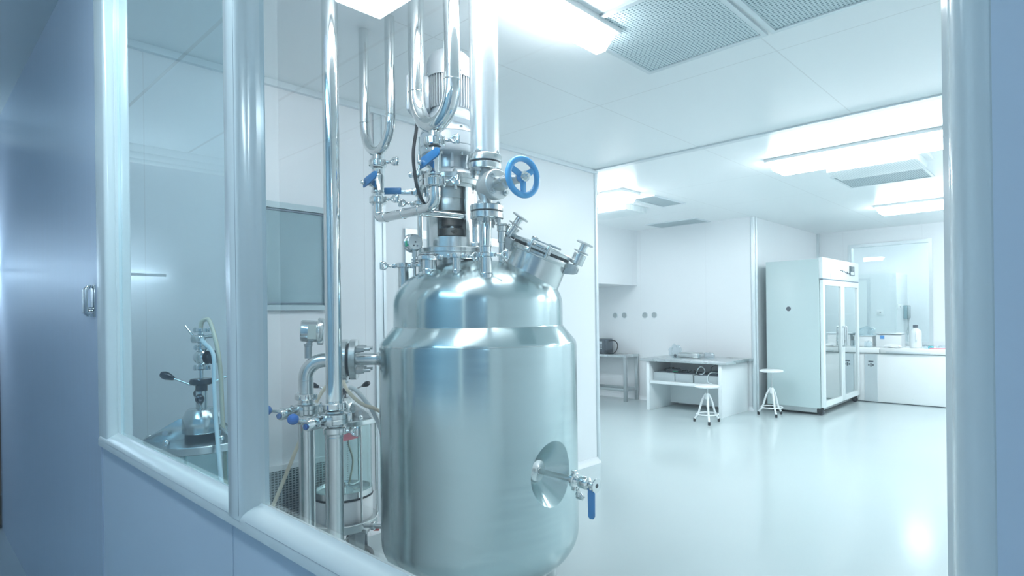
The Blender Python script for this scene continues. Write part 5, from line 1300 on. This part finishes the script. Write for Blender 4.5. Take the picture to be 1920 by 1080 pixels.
bxx = thing('polystyrene_box', 'white polystyrene box with a lid and blue label on the freezer', 'box', (-2.32, 10.2, ZT))
MB().bx(-2.49, -2.14, 10.10, 10.36, ZT, 1.03, bev=0.008).build('box', 'white', bxx)
MB().box((-2.33, 10.22, 1.046), (0.40, 0.28, 0.022), Matrix.Rotation(0.0, 3, 'Y'), 0.004).build('lid', 'alum', bxx)
MB().bx(-2.435, -2.375, 10.094, 10.101, 0.965, 1.015).build('label', 'bluel', bxx, label='blue square label')
wb = thing('storage_bin', 'white storage bin with clear bag on it, right of the refrigerator', 'box', (-2.66, 10.25, ZT))
MB().bx(-2.82, -2.55, 10.1, 10.4, ZT, 1.00, bev=0.01).build('bin', 'white', wb)
MB().bx(-2.84, -2.53, 10.09, 10.41, 1.00, 1.012, bev=0.003).build('rim', 'alum', wb)
crumple('plastic_bag', 'crumpled clear plastic bag on the white bin by the refrigerator', (-2.66, 10.22, 1.013), (0.12, 0.10, 0.075), 'bagm', seed=11)
crumple('tissue', 'small heap of white tissue in front of the polystyrene box', (-2.24, 9.97, ZT), (0.12, 0.06, 0.032), 'white', seed=5, cat='tissue')
crumple('crumpled_wrapper', 'crumpled pale wrapper left of the polystyrene box', (-2.575, 10.0, ZT), (0.055, 0.05, 0.055), 'bagm', seed=21, cat='wrapper')
crumple('crumpled_wrapper', 'crumpled teal wrapper right of the jug on the freezer', (-1.735, 10.0, ZT), (0.038, 0.03, 0.022), 'teal', seed=14, cat='wrapper')
crumple('crumpled_wrapper', 'crumpled clear wrapper at the right end of the freezer', (-1.60, 10.05, ZT), (0.065, 0.035, 0.026), 'bagm', seed=31, cat='wrapper')
crumple('crumpled_wrapper', 'small clear crumpled wrapper next to the jug on the freezer', (-1.80, 10.02, ZT), (0.032, 0.03, 0.030), 'bagm', seed=41, cat='wrapper')
tag(MB().box((-1.64, 9.95, ZT + 0.006), (0.20, 0.05, 0.010), Matrix.Rotation(0.05, 3, 'Z'), 0.002).build('pink_strip', 'pink'), 'thin pinkish strip lying at the right end of the freezer', 'strip')

# fittings on the wall of the next room, seen through the far window
YN = YF + 1.5
t = thing('wall_socket', 'lower white wall socket seen through the far window', 'socket', (-2.93, YN, 1.37), 'sockets in the next room')
MB().bx(-2.99, -2.87, YN - 0.012, YN, 1.32, 1.42, bev=0.003).build('plate', 'white', t)
MB().bx(-2.942, -2.918, YN - 0.015, YN - 0.011, 1.358, 1.382).build('slots', 'grey', t)
XN = -2.66
t = thing('wall_socket', 'white wall socket left of the telephone seen through the far window', 'socket', (XN, 12.47, 1.47), 'sockets in the next room')
MB().bx(XN, XN + 0.012, 12.28, 12.62, 1.42, 1.52, bev=0.003).build('plate', 'white', t)
MB().bx(XN + 0.011, XN + 0.015, 12.42, 12.48, 1.458, 1.482).build('slots', 'grey', t)
ph = thing('wall_telephone', 'grey-blue wall telephone with hanging cord seen through the far window', 'telephone', (XN, 12.86, 1.2))
MB().bx(XN, XN + 0.06, 12.74, 12.98, 1.24, 1.50, bev=0.01).build('base', 'panelw', ph)
MB().bx(XN + 0.06, XN + 0.10, 12.77, 12.87, 1.25, 1.49, bev=0.01).build('handset', 'grey', ph)
MB().tube(smooth([(XN + 0.08, 12.82, 1.25), (XN + 0.07, 12.80, 1.14), (XN + 0.06, 12.86, 1.02), (XN + 0.06, 12.80, 0.92), (XN + 0.06, 12.74, 1.0), (XN + 0.06, 12.84, 1.12), (XN + 0.04, 12.90, 1.25)], 8), 0.008, 8).build('cord', 'grey', ph)
